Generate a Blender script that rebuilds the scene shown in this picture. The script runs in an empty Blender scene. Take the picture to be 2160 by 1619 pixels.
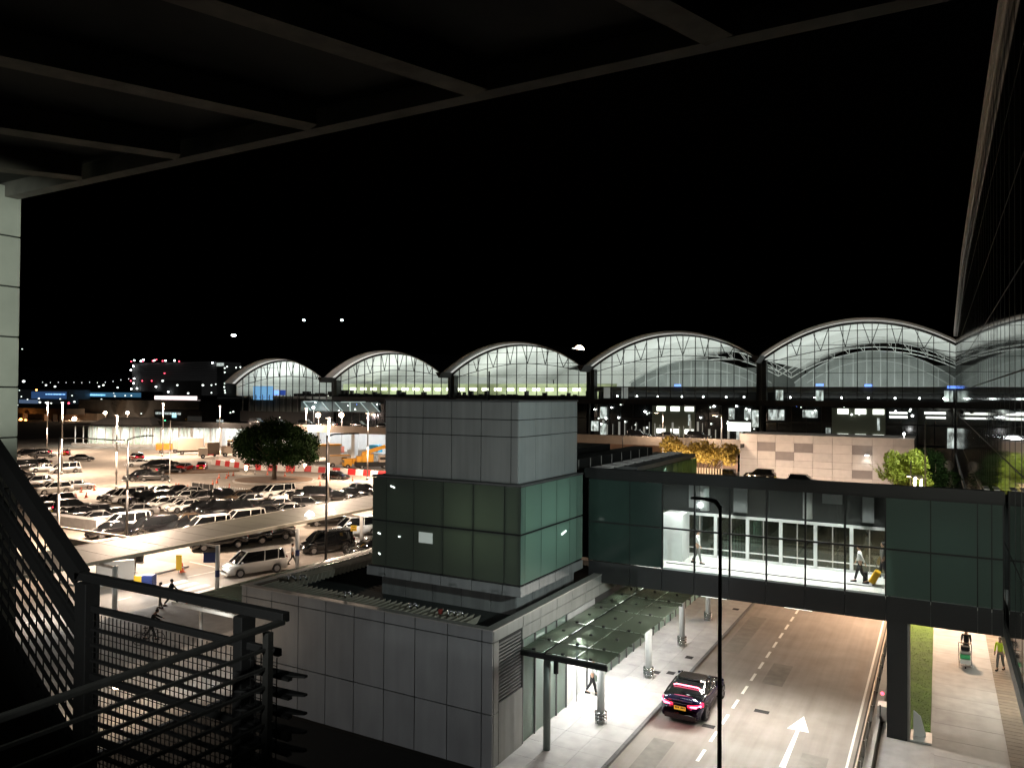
import bpy, math, random
from mathutils import Vector, Matrix
rnd = random.Random(7)
SC = bpy.context.scene
COL = SC.collection
rad = math.radians

# ------------------------------------------------------------------ camera
F_PX, YAW, PITCH, ROLL, EYE = 1612.0, rad(29.25), rad(0.8), rad(0.4), 14.5
CW = Vector((-math.sin(YAW)*math.cos(PITCH), math.cos(YAW)*math.cos(PITCH), math.sin(PITCH)))
_r = Vector((math.cos(YAW), math.sin(YAW), 0)); _u = _r.cross(CW)
CR = _r*math.cos(ROLL) + _u*math.sin(ROLL)
CU = -_r*math.sin(ROLL) + _u*math.cos(ROLL)
CE = Vector((0, 0, EYE))
cd = bpy.data.cameras.new('camera'); cam = bpy.data.objects.new('camera', cd); COL.objects.link(cam)
cd.sensor_width = 36; cd.lens = F_PX/2160*36; cd.clip_start = 0.05; cd.clip_end = 9000
cam.matrix_world = Matrix(((CR.x, CU.x, -CW.x, 0), (CR.y, CU.y, -CW.y, 0), (CR.z, CU.z, -CW.z, EYE), (0, 0, 0, 1)))
SC.camera = cam
# ------------------------------------------------------------------ night sky, moonlight, exposure
SUN_EL, SUN_ROT = rad(-5), rad(140)
w = bpy.data.worlds.new('World'); SC.world = w; w.use_nodes = True
nt = w.node_tree; bg = nt.nodes['Background']
sky = nt.nodes.new('ShaderNodeTexSky'); sky.sky_type = 'NISHITA'; sky.sun_disc = False
sky.sun_elevation = SUN_EL; sky.sun_rotation = SUN_ROT; sky.air_density = 1; sky.dust_density = 1
nt.links.new(sky.outputs[0], bg.inputs[0]); bg.inputs[1].default_value = 0.05
SC.view_settings.view_transform = 'Standard'; SC.view_settings.look = 'None'
SC.view_settings.exposure = 0; SC.view_settings.gamma = 1
try:
    SC.cycles.use_light_tree = True; SC.cycles.max_bounces = 6; SC.cycles.transparent_max_bounces = 16
    SC.cycles.sample_clamp_indirect = 4.0; SC.cycles.caustics_reflective = False; SC.cycles.caustics_refractive = False
except Exception: pass
LB = 1.0                                                             # common factor on lamp power

# ------------------------------------------------------------------ pixel -> point on a real plane (for siting things)
def ray(x, y): return CW + CR*((x-1080)/F_PX) - CU*((y-809.5)/F_PX)
def pz(x, y, z=0.0):
    d = ray(x, y); return CE + d*((z-EYE)/d.z)
def py(x, y, Y):
    d = ray(x, y); return CE + d*(Y/d.y)
def px(x, y, X):
    d = ray(x, y); return CE + d*(X/d.x)
def to_px(p):
    d = Vector(p)-CE; z = d.dot(CW); return 1080+F_PX*d.dot(CR)/z, 809.5-F_PX*d.dot(CU)/z

# ------------------------------------------------------------------ materials
MATS = {}
def mat(name, col=(.5, .5, .5), rough=.6, metal=0, var=0, scale=4, bump=0, emit=0, ecol=None, coat=0, spec=.5, stretch=None, island=0, streak=0, axis=2, enoise=0):
    if name in MATS: return MATS[name]
    m = bpy.data.materials.new(name); m.use_nodes = True; n = m.node_tree.nodes; l = m.node_tree.links
    b = n['Principled BSDF']; b.inputs['Base Color'].default_value = (*col, 1); b.inputs['Roughness'].default_value = rough
    b.inputs['Metallic'].default_value = metal; b.inputs['Specular IOR Level'].default_value = spec
    if coat: b.inputs['Coat Weight'].default_value = coat; b.inputs['Coat Roughness'].default_value = .04
    if emit:
        b.inputs['Emission Color'].default_value = (*(ecol or col), 1); b.inputs['Emission Strength'].default_value = emit
        try: m.cycles.emission_sampling = 'NONE' if emit < 3 else 'AUTO'
        except Exception: pass
        if enoise:                                                       # uneven light inside a lit room
            tc_ = n.new('ShaderNodeTexCoord'); v_ = n.new('ShaderNodeMapping'); v_.inputs['Scale'].default_value = (1.2, 1.2, .5); l.new(tc_.outputs['Object'], v_.inputs[0])
            tn = n.new('ShaderNodeTexNoise'); tn.inputs['Scale'].default_value = 1.6; tn.inputs['Detail'].default_value = 4; l.new(v_.outputs[0], tn.inputs[0])
            rm = n.new('ShaderNodeMapRange'); rm.inputs[1].default_value = .36; rm.inputs[2].default_value = .62; rm.inputs[3].default_value = emit*.12; rm.inputs[4].default_value = emit*1.5
            l.new(tn.outputs[0], rm.inputs[0]); l.new(rm.outputs[0], b.inputs['Emission Strength'])
    if var or bump:
        tc = n.new('ShaderNodeTexCoord'); mp = n.new('ShaderNodeMapping'); l.new(tc.outputs['Object'], mp.inputs[0])
        if stretch: mp.inputs['Scale'].default_value = stretch
        t = n.new('ShaderNodeTexNoise'); t.inputs['Scale'].default_value = scale; t.inputs['Detail'].default_value = 6
        l.new(mp.outputs[0], t.inputs[0])
        if var:
            t2 = n.new('ShaderNodeTexNoise'); t2.inputs['Scale'].default_value = scale*.13; t2.inputs['Detail'].default_value = 3
            l.new(mp.outputs[0], t2.inputs[0])
            mm = n.new('ShaderNodeMath'); mm.operation = 'ADD'; l.new(t.outputs[0], mm.inputs[0]); l.new(t2.outputs[0], mm.inputs[1])
            cr = n.new('ShaderNodeMapRange'); cr.inputs[1].default_value = .6; cr.inputs[2].default_value = 1.4
            cr.inputs[3].default_value = 1-var; cr.inputs[4].default_value = 1+var; l.new(mm.outputs[0], cr.inputs[0])
            mx = n.new('ShaderNodeVectorMath'); mx.operation = 'SCALE'; mx.inputs[0].default_value = col; fac = cr.outputs[0]
            def times(sock, lo, hi, a=0, b_=1):
                r2 = n.new('ShaderNodeMapRange'); r2.inputs[1].default_value = a; r2.inputs[2].default_value = b_; r2.inputs[3].default_value = lo; r2.inputs[4].default_value = hi
                l.new(sock, r2.inputs[0]); m3 = n.new('ShaderNodeMath'); m3.operation = 'MULTIPLY'; l.new(fac, m3.inputs[0]); l.new(r2.outputs[0], m3.inputs[1]); return m3.outputs[0]
            if island:
                gi = n.new('ShaderNodeNewGeometry'); fac = times(gi.outputs['Random Per Island'], 1-island, 1+island)
            if streak:
                mp2 = n.new('ShaderNodeMapping'); l.new(tc.outputs['Object'], mp2.inputs[0]); sc_ = [3.2, 3.2, 3.2]; sc_[axis] = .12; mp2.inputs['Scale'].default_value = sc_
                t3 = n.new('ShaderNodeTexNoise'); t3.inputs['Scale'].default_value = 1.0; t3.inputs['Detail'].default_value = 5; l.new(mp2.outputs[0], t3.inputs[0]); fac = times(t3.outputs[0], 1-streak, 1+streak*.5, .3, .7)
            l.new(fac, mx.inputs['Scale']); l.new(mx.outputs[0], b.inputs['Base Color'])
        if bump:
            bp = n.new('ShaderNodeBump'); bp.inputs['Strength'].default_value = bump; bp.inputs['Distance'].default_value = .02
            l.new(t.outputs[0], bp.inputs['Height']); l.new(bp.outputs[0], b.inputs['Normal'])
    MATS[name] = m; return m
def glass(name, tint=(.9, .95, .92), refl=.1, rough=.02, clear=1.0, frost=None):
    """thin pane: see-through tint mixed with a mirror by Fresnel; frost adds a scattering film"""
    if name in MATS: return MATS[name]
    m = bpy.data.materials.new(name); m.use_nodes = True; n = m.node_tree.nodes; l = m.node_tree.links
    n.remove(n['Principled BSDF']); out = n['Material Output']
    tr = n.new('ShaderNodeBsdfTransparent'); tr.inputs[0].default_value = (*tint, 1)
    gl = n.new('ShaderNodeBsdfGlossy'); gl.inputs[1].default_value = rough; gl.inputs[0].default_value = (.9, .95, .93, 1)
    src = tr.outputs[0]
    if frost:
        df = n.new('ShaderNodeBsdfTranslucent'); df.inputs[0].default_value = (*frost, 1)
        d2 = n.new('ShaderNodeBsdfDiffuse'); d2.inputs[0].default_value = (*[c*.35 for c in frost], 1)
        a = n.new('ShaderNodeAddShader'); l.new(df.outputs[0], a.inputs[0]); l.new(d2.outputs[0], a.inputs[1])
        mx = n.new('ShaderNodeMixShader'); mx.inputs[0].default_value = 1-clear
        l.new(tr.outputs[0], mx.inputs[1]); l.new(a.outputs[0], mx.inputs[2]); src = mx.outputs[0]
    fr = n.new('ShaderNodeLayerWeight'); fr.inputs[0].default_value = .5
    pw = n.new('ShaderNodeMath'); pw.operation = 'POWER'; pw.inputs[1].default_value = 5; l.new(fr.outputs['Facing'], pw.inputs[0])
    ad = n.new('ShaderNodeMath'); ad.operation = 'MULTIPLY_ADD'; ad.inputs[1].default_value = .9; ad.inputs[2].default_value = refl
    ad.use_clamp = True; l.new(pw.outputs[0], ad.inputs[0])
    m2 = n.new('ShaderNodeMixShader'); l.new(ad.outputs[0], m2.inputs[0]); l.new(src, m2.inputs[1]); l.new(gl.outputs[0], m2.inputs[2])
    l.new(m2.outputs[0], out.inputs[0]); MATS[name] = m; return m

M = dict(
 lot=mat('lot_asphalt', (.28, .245, .205), .85, var=.28, scale=.9, bump=.25, streak=.12, axis=0),
 road=mat('road_asphalt', (.26, .235, .21), .75, var=.26, scale=.7, bump=.3, streak=.13, axis=1),
 ground=mat('ground_earth', (.05, .047, .04), .95, var=.4, scale=.5),
 pave=mat('pavement_concrete', (.38, .37, .36), .75, var=.24, scale=1.6, bump=.15, island=.05, streak=.04, axis=1),
 kerb=mat('kerb_stone', (.34, .33, .31), .8, var=.15, scale=3),
 kerbtop=mat('kerb_dark', (.12, .12, .12), .8, var=.2, scale=3),
 line=mat('road_paint', (.75, .74, .7), .7, var=.08, scale=6),
 tile=mat('brick_paving', (.2, .17, .13), .75, island=.15, var=.25, scale=4, bump=.3),
 clad=mat('grey_cladding', (.30, .305, .31), .48, metal=.15, var=.2, scale=1.3, stretch=(1, 1, .35), island=.07, streak=.06),
 cladd=mat('dark_cladding', (.12, .12, .12), .5, metal=.2, var=.15, scale=1.5),
 joint=mat('joint_black', (.015, .015, .015), .9),
 black=mat('black_metal', (.006, .006, .006), .65, metal=.1, var=.2, scale=20),
 rail=mat('rail_paint', (.045, .045, .042), .5, metal=.4, var=.25, scale=14),
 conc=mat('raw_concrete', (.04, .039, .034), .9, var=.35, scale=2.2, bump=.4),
 concL=mat('column_concrete', (.44, .46, .4), .8, var=.14, scale=2.5, bump=.2),
 white=mat('white_paint', (.75, .76, .75), .5, var=.06, scale=3),
 steel=mat('stainless_steel', (.55, .55, .56), .25, metal=1, var=.1, scale=9),
 galv=mat('galvanised_steel', (.42, .4, .38), .5, metal=.4, var=.15, scale=7),
 beige=mat('stone_block', (.48, .42, .37), .85, var=.12, island=.07, scale=1.5, bump=.2),
 beiged=mat('stone_block_dark', (.22, .185, .165), .85, var=.12, scale=1.5, bump=.2),
 soffit=mat('white_soffit', (.72, .72, .7), .7, var=.05, scale=.5),
 darkglass=mat('dark_glass', (.012, .016, .015), .06, spec=.8),
 wallglass=mat('curtain_wall_glass', (.03, .036, .034), .045, spec=.9, bump=.015, scale=.35),
 lower=mat('tinted_facade_glass', (.01, .012, .012), .12, spec=.7),
 int_dark=mat('interior_dark', (.03, .034, .032), .8),
 int_grey=mat('interior_grey', (.1, .108, .103), .8, var=.15, scale=.8),
 floorw=mat('polished_floor', (.7, .7, .66), .12, var=.05, scale=.8),
 clear=glass('clear_glass', (.93, .96, .95), .05),
 canopy=glass('canopy_glass', (.5, .56, .48), .03, .22, .55, frost=(.3, .34, .28)),
 frostg=glass('green_frosted_glass', (.16, .2, .17), .06, .12, .12, frost=(.2, .23, .19)),
 darkgreen=mat('dark_green_glass', (.024, .042, .036), .12, spec=.5, var=.3, scale=.4),
 tgl=glass('terminal_glass', (.9, .94, .92), .04),
 bark=mat('bark', (.09, .07, .05), .9, var=.3, scale=6, bump=.5),
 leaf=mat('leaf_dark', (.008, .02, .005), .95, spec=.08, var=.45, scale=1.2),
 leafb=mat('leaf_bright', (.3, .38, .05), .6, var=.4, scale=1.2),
 leafy=mat('leaf_dry', (.55, .42, .12), .6, var=.35, scale=1.2),
 lawn=mat('lawn', (.07, .13, .018), .9, var=.5, scale=2.2, bump=.6),
 lawnb=mat('lawn_lit', (.2, .5, .1), .9, var=.3, scale=1.2),  # lit grass, its light put into the brighter green
 soil=mat('soil', (.14, .085, .05), .95, var=.3, scale=2),
 tyre=mat('tyre_rubber', (.02, .02, .02), .8), rim=mat('wheel_rim', (.45, .45, .46), .3, metal=.9),
 carglass=mat('car_glass', (.008, .009, .01), .05, spec=.8, coat=.5),
 blackp=mat('car_black', (.006, .006, .007), .2, coat=1), whitep=mat('car_white', (.72, .71, .68), .25, coat=1),
 silver=mat('car_silver', (.36, .36, .36), .3, metal=.5, coat=1), greyp=mat('car_grey', (.05, .05, .05), .25, metal=.3, coat=1),
 redp=mat('car_red', (.4, .02, .02), .25, coat=1), goldp=mat('car_gold', (.12, .085, .055), .3, metal=.4, coat=1),
 bluep=mat('car_midnight_blue', (.008, .006, .035), .15, metal=.3, coat=1),
 yellowp=mat('machine_yellow', (.75, .36, .03), .5), orangep=mat('machine_orange', (.7, .25, .03), .5), creamp=mat('truck_cream', (.5, .42, .34), .5),
 tail=mat('tail_lamp_off', (.25, .01, .01), .2, coat=1), head=mat('head_lamp_off', (.6, .6, .6), .1, metal=.4, coat=1),
 tailon=mat('tail_lamp_lit', (.9, .02, .06), .3, emit=3.2, ecol=(1, .015, .06)), tailhot=mat('tail_lamp_core', (1, .3, .4), .3, emit=7, ecol=(1, .14, .24)),
 headon=mat('head_lamp_lit', (.8, .85, 1), .2, emit=16, ecol=(.75, .78, 1)), bluelit=mat('head_lamp_blue', (.3, .3, 1), .2, emit=9, ecol=(.16, .18, 1)),
 plate=mat('plate_yellow', (.8, .62, .05), .5, emit=.25, ecol=(.8, .6, .05)), platew=mat('plate_white', (.7, .7, .7), .5),
 ink=mat('ink_black', (.01, .01, .01), .7),
 bar_red=mat('plastic_red', (.62, .03, .03), .45), bar_white=mat('plastic_white', (.75, .72, .68), .5),
 cone=mat('cone_orange', (.62, .1, .03), .5), skin=mat('skin', (.42, .25, .17), .6), hair=mat('hair_black', (.012, .01, .009), .5),
 shirtw=mat('cloth_white', (.75, .75, .74), .85), clothb=mat('cloth_black', (.012, .012, .014), .9), clothg=mat('cloth_grey', (.16, .16, .15), .9),
 hivis=mat('cloth_hivis', (.55, .75, .04), .8), blued=mat('sign_blue', (.015, .03, .13), .5), yell=mat('sign_yellow', (.8, .5, .04), .5),
 suity=mat('suitcase_yellow', (.75, .42, .02), .4), green=mat('box_green', (.07, .5, .2), .5), dbin=mat('bin_brown', (.12, .09, .065), .7),
 e_white=mat('lamp_white', (1, 1, 1), .4, emit=20, ecol=(.95, 1, 1)), e_warm=mat('lamp_warm', (1, .8, .6), .4, emit=22, ecol=(1, .74, .5)),
 e_orange=mat('lamp_orange', (1, .5, .2), .4, emit=9, ecol=(1, .36, .09)), e_red=mat('lamp_red', (1, .1, .15), .4, emit=5, ecol=(1, .07, .12)),
 e_dim=mat('lamp_dim', (.9, .95, .9), .4, emit=2.4, ecol=(.9, 1, .92)), e_green=mat('lamp_green', (.1, 1, .5), .4, emit=4, ecol=(.1, 1, .45)),
 e_panel=mat('ceiling_panel_light', (1, 1, .95), .4, emit=2.6, ecol=(.95, 1, .9)), e_win=mat('lit_window', (.3, .33, .3), .4, enoise=1, emit=.62, ecol=(.75, .85, .8)),
 e_blue=mat('lit_blue_band', (.1, .3, .5), .4, emit=.35, ecol=(.1, .32, .55)), e_blue2=mat('screen_blue', (.2, .5, .9), .4, emit=.75, ecol=(.25, .55, .95)),
 e_bluestrip=mat('blue_strip_light', (.4, .8, 1), .4, emit=1.4, ecol=(.45, .85, 1)), e_sign=mat('sign_blue_lit', (.1, .2, 1), .4, emit=2.5, ecol=(.15, .3, 1)),
)

# ------------------------------------------------------------------ mesh builder
class MB:
    def __init__(s): s.v = []; s.f = []; s.m = []; s.c = 0
    def add(s, vs, fs):
        o = len(s.v); s.v += [tuple(v) for v in vs]; s.f += [tuple(i+o for i in f) for f in fs]; s.m += [s.c]*len(fs); return s
    def hexa(s, p): return s.add(p, [(0, 3, 2, 1), (4, 5, 6, 7), (0, 1, 5, 4), (1, 2, 6, 5), (2, 3, 7, 6), (3, 0, 4, 7)])
    def box(s, x0, y0, z0, x1, y1, z1):
        return s.hexa([(x0, y0, z0), (x1, y0, z0), (x1, y1, z0), (x0, y1, z0), (x0, y0, z1), (x1, y0, z1), (x1, y1, z1), (x0, y1, z1)])
    def cbox(s, c, sx, sy, sz, rz=0):
        ca, sa = math.cos(rz), math.sin(rz)
        q = [(-1, -1), (1, -1), (1, 1), (-1, 1)]
        P = [(c[0]+a*sx/2*ca-b*sy/2*sa, c[1]+a*sx/2*sa+b*sy/2*ca) for a, b in q]
        return s.hexa([(x, y, c[2]-sz/2) for x, y in P]+[(x, y, c[2]+sz/2) for x, y in P])
    def bar(s, p0, p1, wd, ht=None, up=(0, 0, 1)):
        ht = ht or wd; p0 = Vector(p0); p1 = Vector(p1); d = (p1-p0).normalized(); up = Vector(up)
        if abs(d.dot(up)) > .98: up = Vector((0, 1, 0))
        a = d.cross(up).normalized()*(wd/2); b = a.cross(d).normalized()*(ht/2)
        return s.hexa([p0-a-b, p0+a-b, p1+a-b, p1-a-b, p0-a+b, p0+a+b, p1+a+b, p1-a+b])
    def cyl(s, p0, p1, r0, r1=None, n=10):
        r1 = r0 if r1 is None else r1; p0 = Vector(p0); p1 = Vector(p1); d = (p1-p0).normalized()
        u = d.cross(Vector((0, 0, 1)) if abs(d.z) < .9 else Vector((1, 0, 0))).normalized(); v = d.cross(u)
        vs = [p0+(u*math.cos(t)+v*math.sin(t))*r0 for t in [2*math.pi*i/n for i in range(n)]] + \
             [p1+(u*math.cos(t)+v*math.sin(t))*r1 for t in [2*math.pi*i/n for i in range(n)]]
        return s.add(vs, [(i, (i+1) % n, n+(i+1) % n, n+i) for i in range(n)]+[tuple(range(n))[::-1], tuple(range(n, 2*n))])
    def tube(s, pts, r, n=8):
        for a, b in zip(pts, pts[1:]): s.cyl(a, b, r, n=n)
        return s
    def ball(s, c, rx, ry=None, rz=None, n=10, k=7):
        ry = ry or rx; rz = rz or rx; vs = [(c[0], c[1], c[2]-rz)]
        for j in range(1, k):
            t = -math.pi/2+math.pi*j/k
            for i in range(n):
                a = 2*math.pi*i/n; vs.append((c[0]+rx*math.cos(t)*math.cos(a), c[1]+ry*math.cos(t)*math.sin(a), c[2]+rz*math.sin(t)))
        vs.append((c[0], c[1], c[2]+rz)); L = len(vs)-1; fs = [(0, 1+(i+1) % n, 1+i) for i in range(n)]
        for j in range(k-2):
            for i in range(n):
                a = 1+j*n; fs.append((a+i, a+(i+1) % n, a+n+(i+1) % n, a+n+i))
        fs += [(L, 1+(k-2)*n+i, 1+(k-2)*n+(i+1) % n) for i in range(n)]
        return s.add(vs, fs)
    def quad(s, *p): return s.add(p, [tuple(range(len(p)))])
    def build(s, name, mt, parent=None, smooth=False, bevel=0, origin=None):
        me = bpy.data.meshes.new(name); off = Vector(parent.location) if parent is not None else Vector((0, 0, 0))
        if parent is not None and parent.parent is not None: off = off + Vector(parent.parent.location)
        base = off
        if parent is None and origin is not None: base = Vector(origin)
        me.from_pydata([tuple(Vector(v)-base) for v in s.v], [], s.f); me.update()
        o = bpy.data.objects.new(name, me); COL.objects.link(o)
        if parent is None and origin is not None: o.location = origin
        if parent is not None: o.parent = parent
        for x in (mt if isinstance(mt, (list, tuple)) else [mt]): me.materials.append(M[x] if isinstance(x, str) else x)
        me.polygons.foreach_set('material_index', s.m)
        if smooth: me.polygons.foreach_set('use_smooth', [True]*len(me.polygons))
        if bevel:
            b = o.modifiers.new('bevel', 'BEVEL'); b.width = bevel; b.segments = 2; b.limit_method = 'ANGLE'; b.angle_limit = rad(50)
        return o
def B(x0, y0, z0, x1, y1, z1): return MB().box(x0, y0, z0, x1, y1, z1)
def tag(o, label, cat, group=None):
    o['label'] = label; o['category'] = cat
    if group: o['group'] = group
    return o
def struct(o): o['kind'] = 'structure'; return o
def thing(name, label, cat, loc=(0, 0, 0), rz=0, group=None):
    o = bpy.data.objects.new(name, None); COL.objects.link(o); o.location = loc; o.rotation_euler = (0, 0, rz)
    o.empty_display_size = .2; return tag(o, label, cat, group)
def copy_tree(o, parent=None):
    c = o.copy(); COL.objects.link(c); c.parent = parent
    for ch in list(o.children): copy_tree(ch, c)
    return c
def plight(parent, p, power, col=(1, 1, 1), r=.25, spot=None, aim=None, blend=.6, area=None):
    ld = bpy.data.lights.new('bulb', 'SPOT' if spot else ('AREA' if area else 'POINT')); ld.energy = power*LB; ld.color = col
    if area: ld.shape = 'RECTANGLE'; ld.size, ld.size_y = area
    else: ld.shadow_soft_size = r
    if spot: ld.spot_size = rad(spot); ld.spot_blend = blend
    o = bpy.data.objects.new('bulb', ld); COL.objects.link(o)
    off = Vector((0, 0, 0)); q = parent
    while q is not None: off += Vector(q.location); q = q.parent
    o.parent = parent; o.location = Vector(p)-off
    if aim is not None: o.rotation_euler = (Vector(aim)-Vector(p)).to_track_quat('-Z', 'Y').to_euler()
    return o
def ordn(i):
    W = ['first', 'second', 'third', 'fourth', 'fifth', 'sixth', 'seventh', 'eighth', 'ninth', 'tenth', 'eleventh', 'twelfth', 'thirteenth',
         'fourteenth', 'fifteenth', 'sixteenth', 'seventeenth', 'eighteenth', 'nineteenth', 'twentieth']
    if i < 20: return W[i]
    return ['twenty', 'thirty'][(i+1)//10-2]+('-'+W[(i+1) % 10-1] if (i+1) % 10 else 'th')

# moonlight: so weak that only the lamps count
sd = bpy.data.lights.new('moonlight', 'SUN'); sd.energy = 0.004; sd.angle = rad(.5); sd.color = (.8, .88, 1)
so = bpy.data.objects.new('moonlight', sd); COL.objects.link(so); so.rotation_euler = (rad(50), 0, rad(-140))

# ================================================================== SETTING
struct(MB().quad((-5000, -300, -.02), (3500, -300, -.02), (3500, 6500, -.02), (-5000, 6500, -.02)).build('ground', 'ground'))
struct(MB().quad((-240, -30, 0), (-53.5, -30, 0), (-53.5, 152, 0), (-240, 152, 0)).build('car_park_surface', 'lot'))
struct(MB().quad((-53.5, -30, 0), (-46.3, -30, 0), (-46.3, 152, 0), (-53.5, 152, 0)).build('pick_up_road', 'road'))
struct(MB().quad((-46.3, 62, 0), (-18, 62, 0), (-18, 152, 0), (-46.3, 152, 0)).build('service_yard', 'lot'))
mb = MB(); mb.box(-46.3, -20, 0, -29.5, 62, .12); struct(mb.build('pavement', 'pave'))
mb = MB().quad((-11.3, -20, 0), (-3.0, -20, 0), (-3.0, 134, 0), (-11.3, 134, 0)); struct(mb.build('road', 'road'))
mb = MB()
for i in range(44):
    for a, b in ((-15.4, -14.02), (-14.01, -12.75), (-12.74, -11.46)): mb.box(a, 24+i*1.5, -.02, b, 25.492+i*1.5, .12)
struct(mb.build('sidewalk', 'pave'))
mb = MB()
for i in range(66): mb.box(-11.45, 24+i+.006, 0, -11.3, 25+i-.006, .125)
struct(mb.build('kerb', 'kerbtop'))
mb = MB().box(-2.2, 20, -.02, 5, 140, .1); struct(mb.build('walkway_base', 'pave'))
mb = MB()
for i in range(60):
    mb.box(-.34, 30+i*1.8+.008, .1, 2.38, 30+(i+1)*1.8-.008, .112)
    mb.box(-.34, 30+i*1.8+.008, .112, -.22, 30+(i+1)*1.8-.008, .15)
struct(mb.build('footpath', 'pave'))
mb = MB()
for i in range(200):
    mb.box(2.4, 34+i*.4+.012, .1, 3.9, 34+(i+1)*.4-.012, .114)
struct(mb.build('tiled_path', 'tile'))
mb = MB().box(-1.75, 37.6, .1, -.36, 134, .13)
for i in range(5200):
    x = rnd.uniform(-1.73, -.38); y = 37.7+(rnd.random()**1.6)*60; a = rnd.uniform(0, 6.28); h = rnd.uniform(.015, .03)
    mb.quad((x-.02*math.cos(a), y-.02*math.sin(a), .13), (x+.02*math.cos(a), y+.02*math.sin(a), .13), (x+rnd.uniform(-.04, .04), y+rnd.uniform(-.04, .04), .13+h))
o = mb.build('grass_strip', 'lawn'); o['kind'] = 'stuff'; tag(o, 'strip of mown grass between bridge pillar and footpath', 'grass')
struct(B(-11.0, 134, 0, -3, 134.3, .12).build('kerb_end', 'kerb'))
# markings
mb = MB()
for k in range(30):
    y = 28.35+k*1.98; mb.quad((-8.5, y, .004), (-8.36, y, .004), (-8.36, y+1.15, .004), (-8.5, y+1.15, .004))
mb.quad((-5.52, 31.5, .004), (-5.28, 31.5, .004), (-5.33, 35.3, .004), (-5.47, 35.3, .004))
mb.quad((-5.85, 35.3, .004), (-4.95, 35.3, .004), (-5.4, 37.0, .004))
mb.quad((-3.25, 24, .004), (-3.15, 24, .004), (-3.15, 130, .004), (-3.25, 130, .004))
for k in range(6):
    x = -51.1+k*1.28; mb.quad((x, 36.4, .004), (x+.62, 36.4, .004), (x+.62, 39.4, .004), (x, 39.4, .004))
for y0 in range(24, 140, 3):
    if not 35 < y0 < 40: mb.quad((-50.05, y0, .004), (-49.93, y0, .004), (-49.93, y0+1.3, .004), (-50.05, y0+1.3, .004))
def strip(p, q, wd, z=.004):
    p = Vector((*p[:2], z)); q = Vector((*q[:2], z)); n = (q-p).cross(Vector((0, 0, 1))).normalized()*wd/2; mb.quad(p-n, q-n, q+n, p+n)
for a, b in (((395, 1216), (480, 1199)), ((400, 1184), (455, 1196)), ((500, 1172), (545, 1164)), ((120, 1048), (300, 1030)), ((130, 1056), (330, 1040)),
             ((590, 1168), (660, 1152)), ((440, 1006), (560, 1000)), ((60, 980), (190, 966)), ((200, 962), (330, 962)), ((420, 966), (520, 975))):
    strip(pz(*a), pz(*b), .16)
struct(mb.build('road_markings', 'line'))
mb = MB()
mb.box(-7.5, 36.4, .0, -6.85, 36.75, .006); mb.box(-9.15, 33.6, 0, -8.62, 33.95, .006)
for x, y in ((-12.9, 38.6), (-12.2, 38.9), (-12.05, 41.7), (-12.05, 52.7), (-12.1, 62)): mb.box(x-.2, y-.22, .12, x+.2, y+.22, .125)
struct(mb.build('manhole_covers', 'joint'))
mb = MB(); rr = random.Random(21)
for (x0, y0, x1, y1) in ((-7.9, 40.2, -6.9, 43.5), (-10.9, 44, -9.9, 52), (-4.9, 30.5, -3.9, 33.2), (-10.6, 27, -9.7, 31.5)):
    mb.box(x0, y0, 0, x1, y1, .002)
struct(mb.build('asphalt_patches', mat('asphalt_patch', (.2, .185, .165), .8, var=.3, scale=2, bump=.3)))
# round planted island with a kerb, and side islands
def disc(mb, cx, cy, rx, ry, z0, z1, rz=0, n=36):
    P = [(cx+rx*math.cos(t)*math.cos(rz)-ry*math.sin(t)*math.sin(rz), cy+rx*math.cos(t)*math.sin(rz)+ry*math.sin(t)*math.cos(rz)) for t in [2*math.pi*i/n for i in range(n)]]
    mb.add([(x, y, z0) for x, y in P]+[(x, y, z1) for x, y in P], [tuple(range(n))[::-1], tuple(range(n, 2*n))]+[(i, (i+1) % n, n+(i+1) % n, n+i) for i in range(n)])
TREE = pz(578, 1014)
mb = MB(); disc(mb, TREE.x, TREE.y, 6.6, 5.2, 0, .22, rad(29)); struct(mb.build('round_island_kerb', 'kerb'))
mb = MB(); disc(mb, TREE.x, TREE.y, 6.3, 4.9, .2, .3, rad(29)); struct(mb.build('round_island_soil', 'soil'))
g = pz(395, 995); mb = MB(); disc(mb, g.x, g.y, 9, 3.2, 0, .16, rad(45)); struct(mb.build('car_park_island', 'soil'))
mb = MB().box(-62, 34, 0, -54.4, 42.5, .14); struct(mb.build('traffic_island', 'pave', bevel=.05))
p = pz(300, 938); mb = MB().cbox((p.x, p.y, .15), 34, 7, .2, rad(20)); struct(mb.build('lawn_patch', 'lawnb'))
mb = MB().box(-32, 6, -.02, -14.9, 25.2, .02); struct(mb.build('unlit_ground', mat('shade_black', (.012, .012, .01), .95, var=.4)))  # near-black sheet, the lack of light here put into its colour
# hills
mb = MB(); n = 60; top = []
for i in range(n+1):
    a = rad(29.25+52-104*i/n); d = 3200
    h = 60+150*max(0, math.sin(i/n*9+1.2))**1.5+60*math.sin(i*.37)**2+(120 if 22 < i < 44 else 0)*math.sin((i-22)/22*math.pi) if 22 < i < 44 else 60+70*max(0, math.sin(i/n*9+1.2))+30*math.sin(i*.37)**2
    top.append((-math.sin(a)*d, math.cos(a)*d, h, -math.sin(a)*(d-700), math.cos(a)*(d-700)))
vs = []; fs = []
for x, y, h, x2, y2 in top: vs += [(x2, y2, -1), (x*.93, y*.93, h*.62), (x, y, h), (x*1.2, y*1.2, -1)]
for i in range(n):
    for j in range(3): a = i*4+j; fs.append((a, a+1, a+5, a+4))
mb.add(vs, fs); struct(mb.build('hills', mat('hill_scrub', (.02, .025, .015), .95, var=.4, scale=.01), smooth=True))

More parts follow.
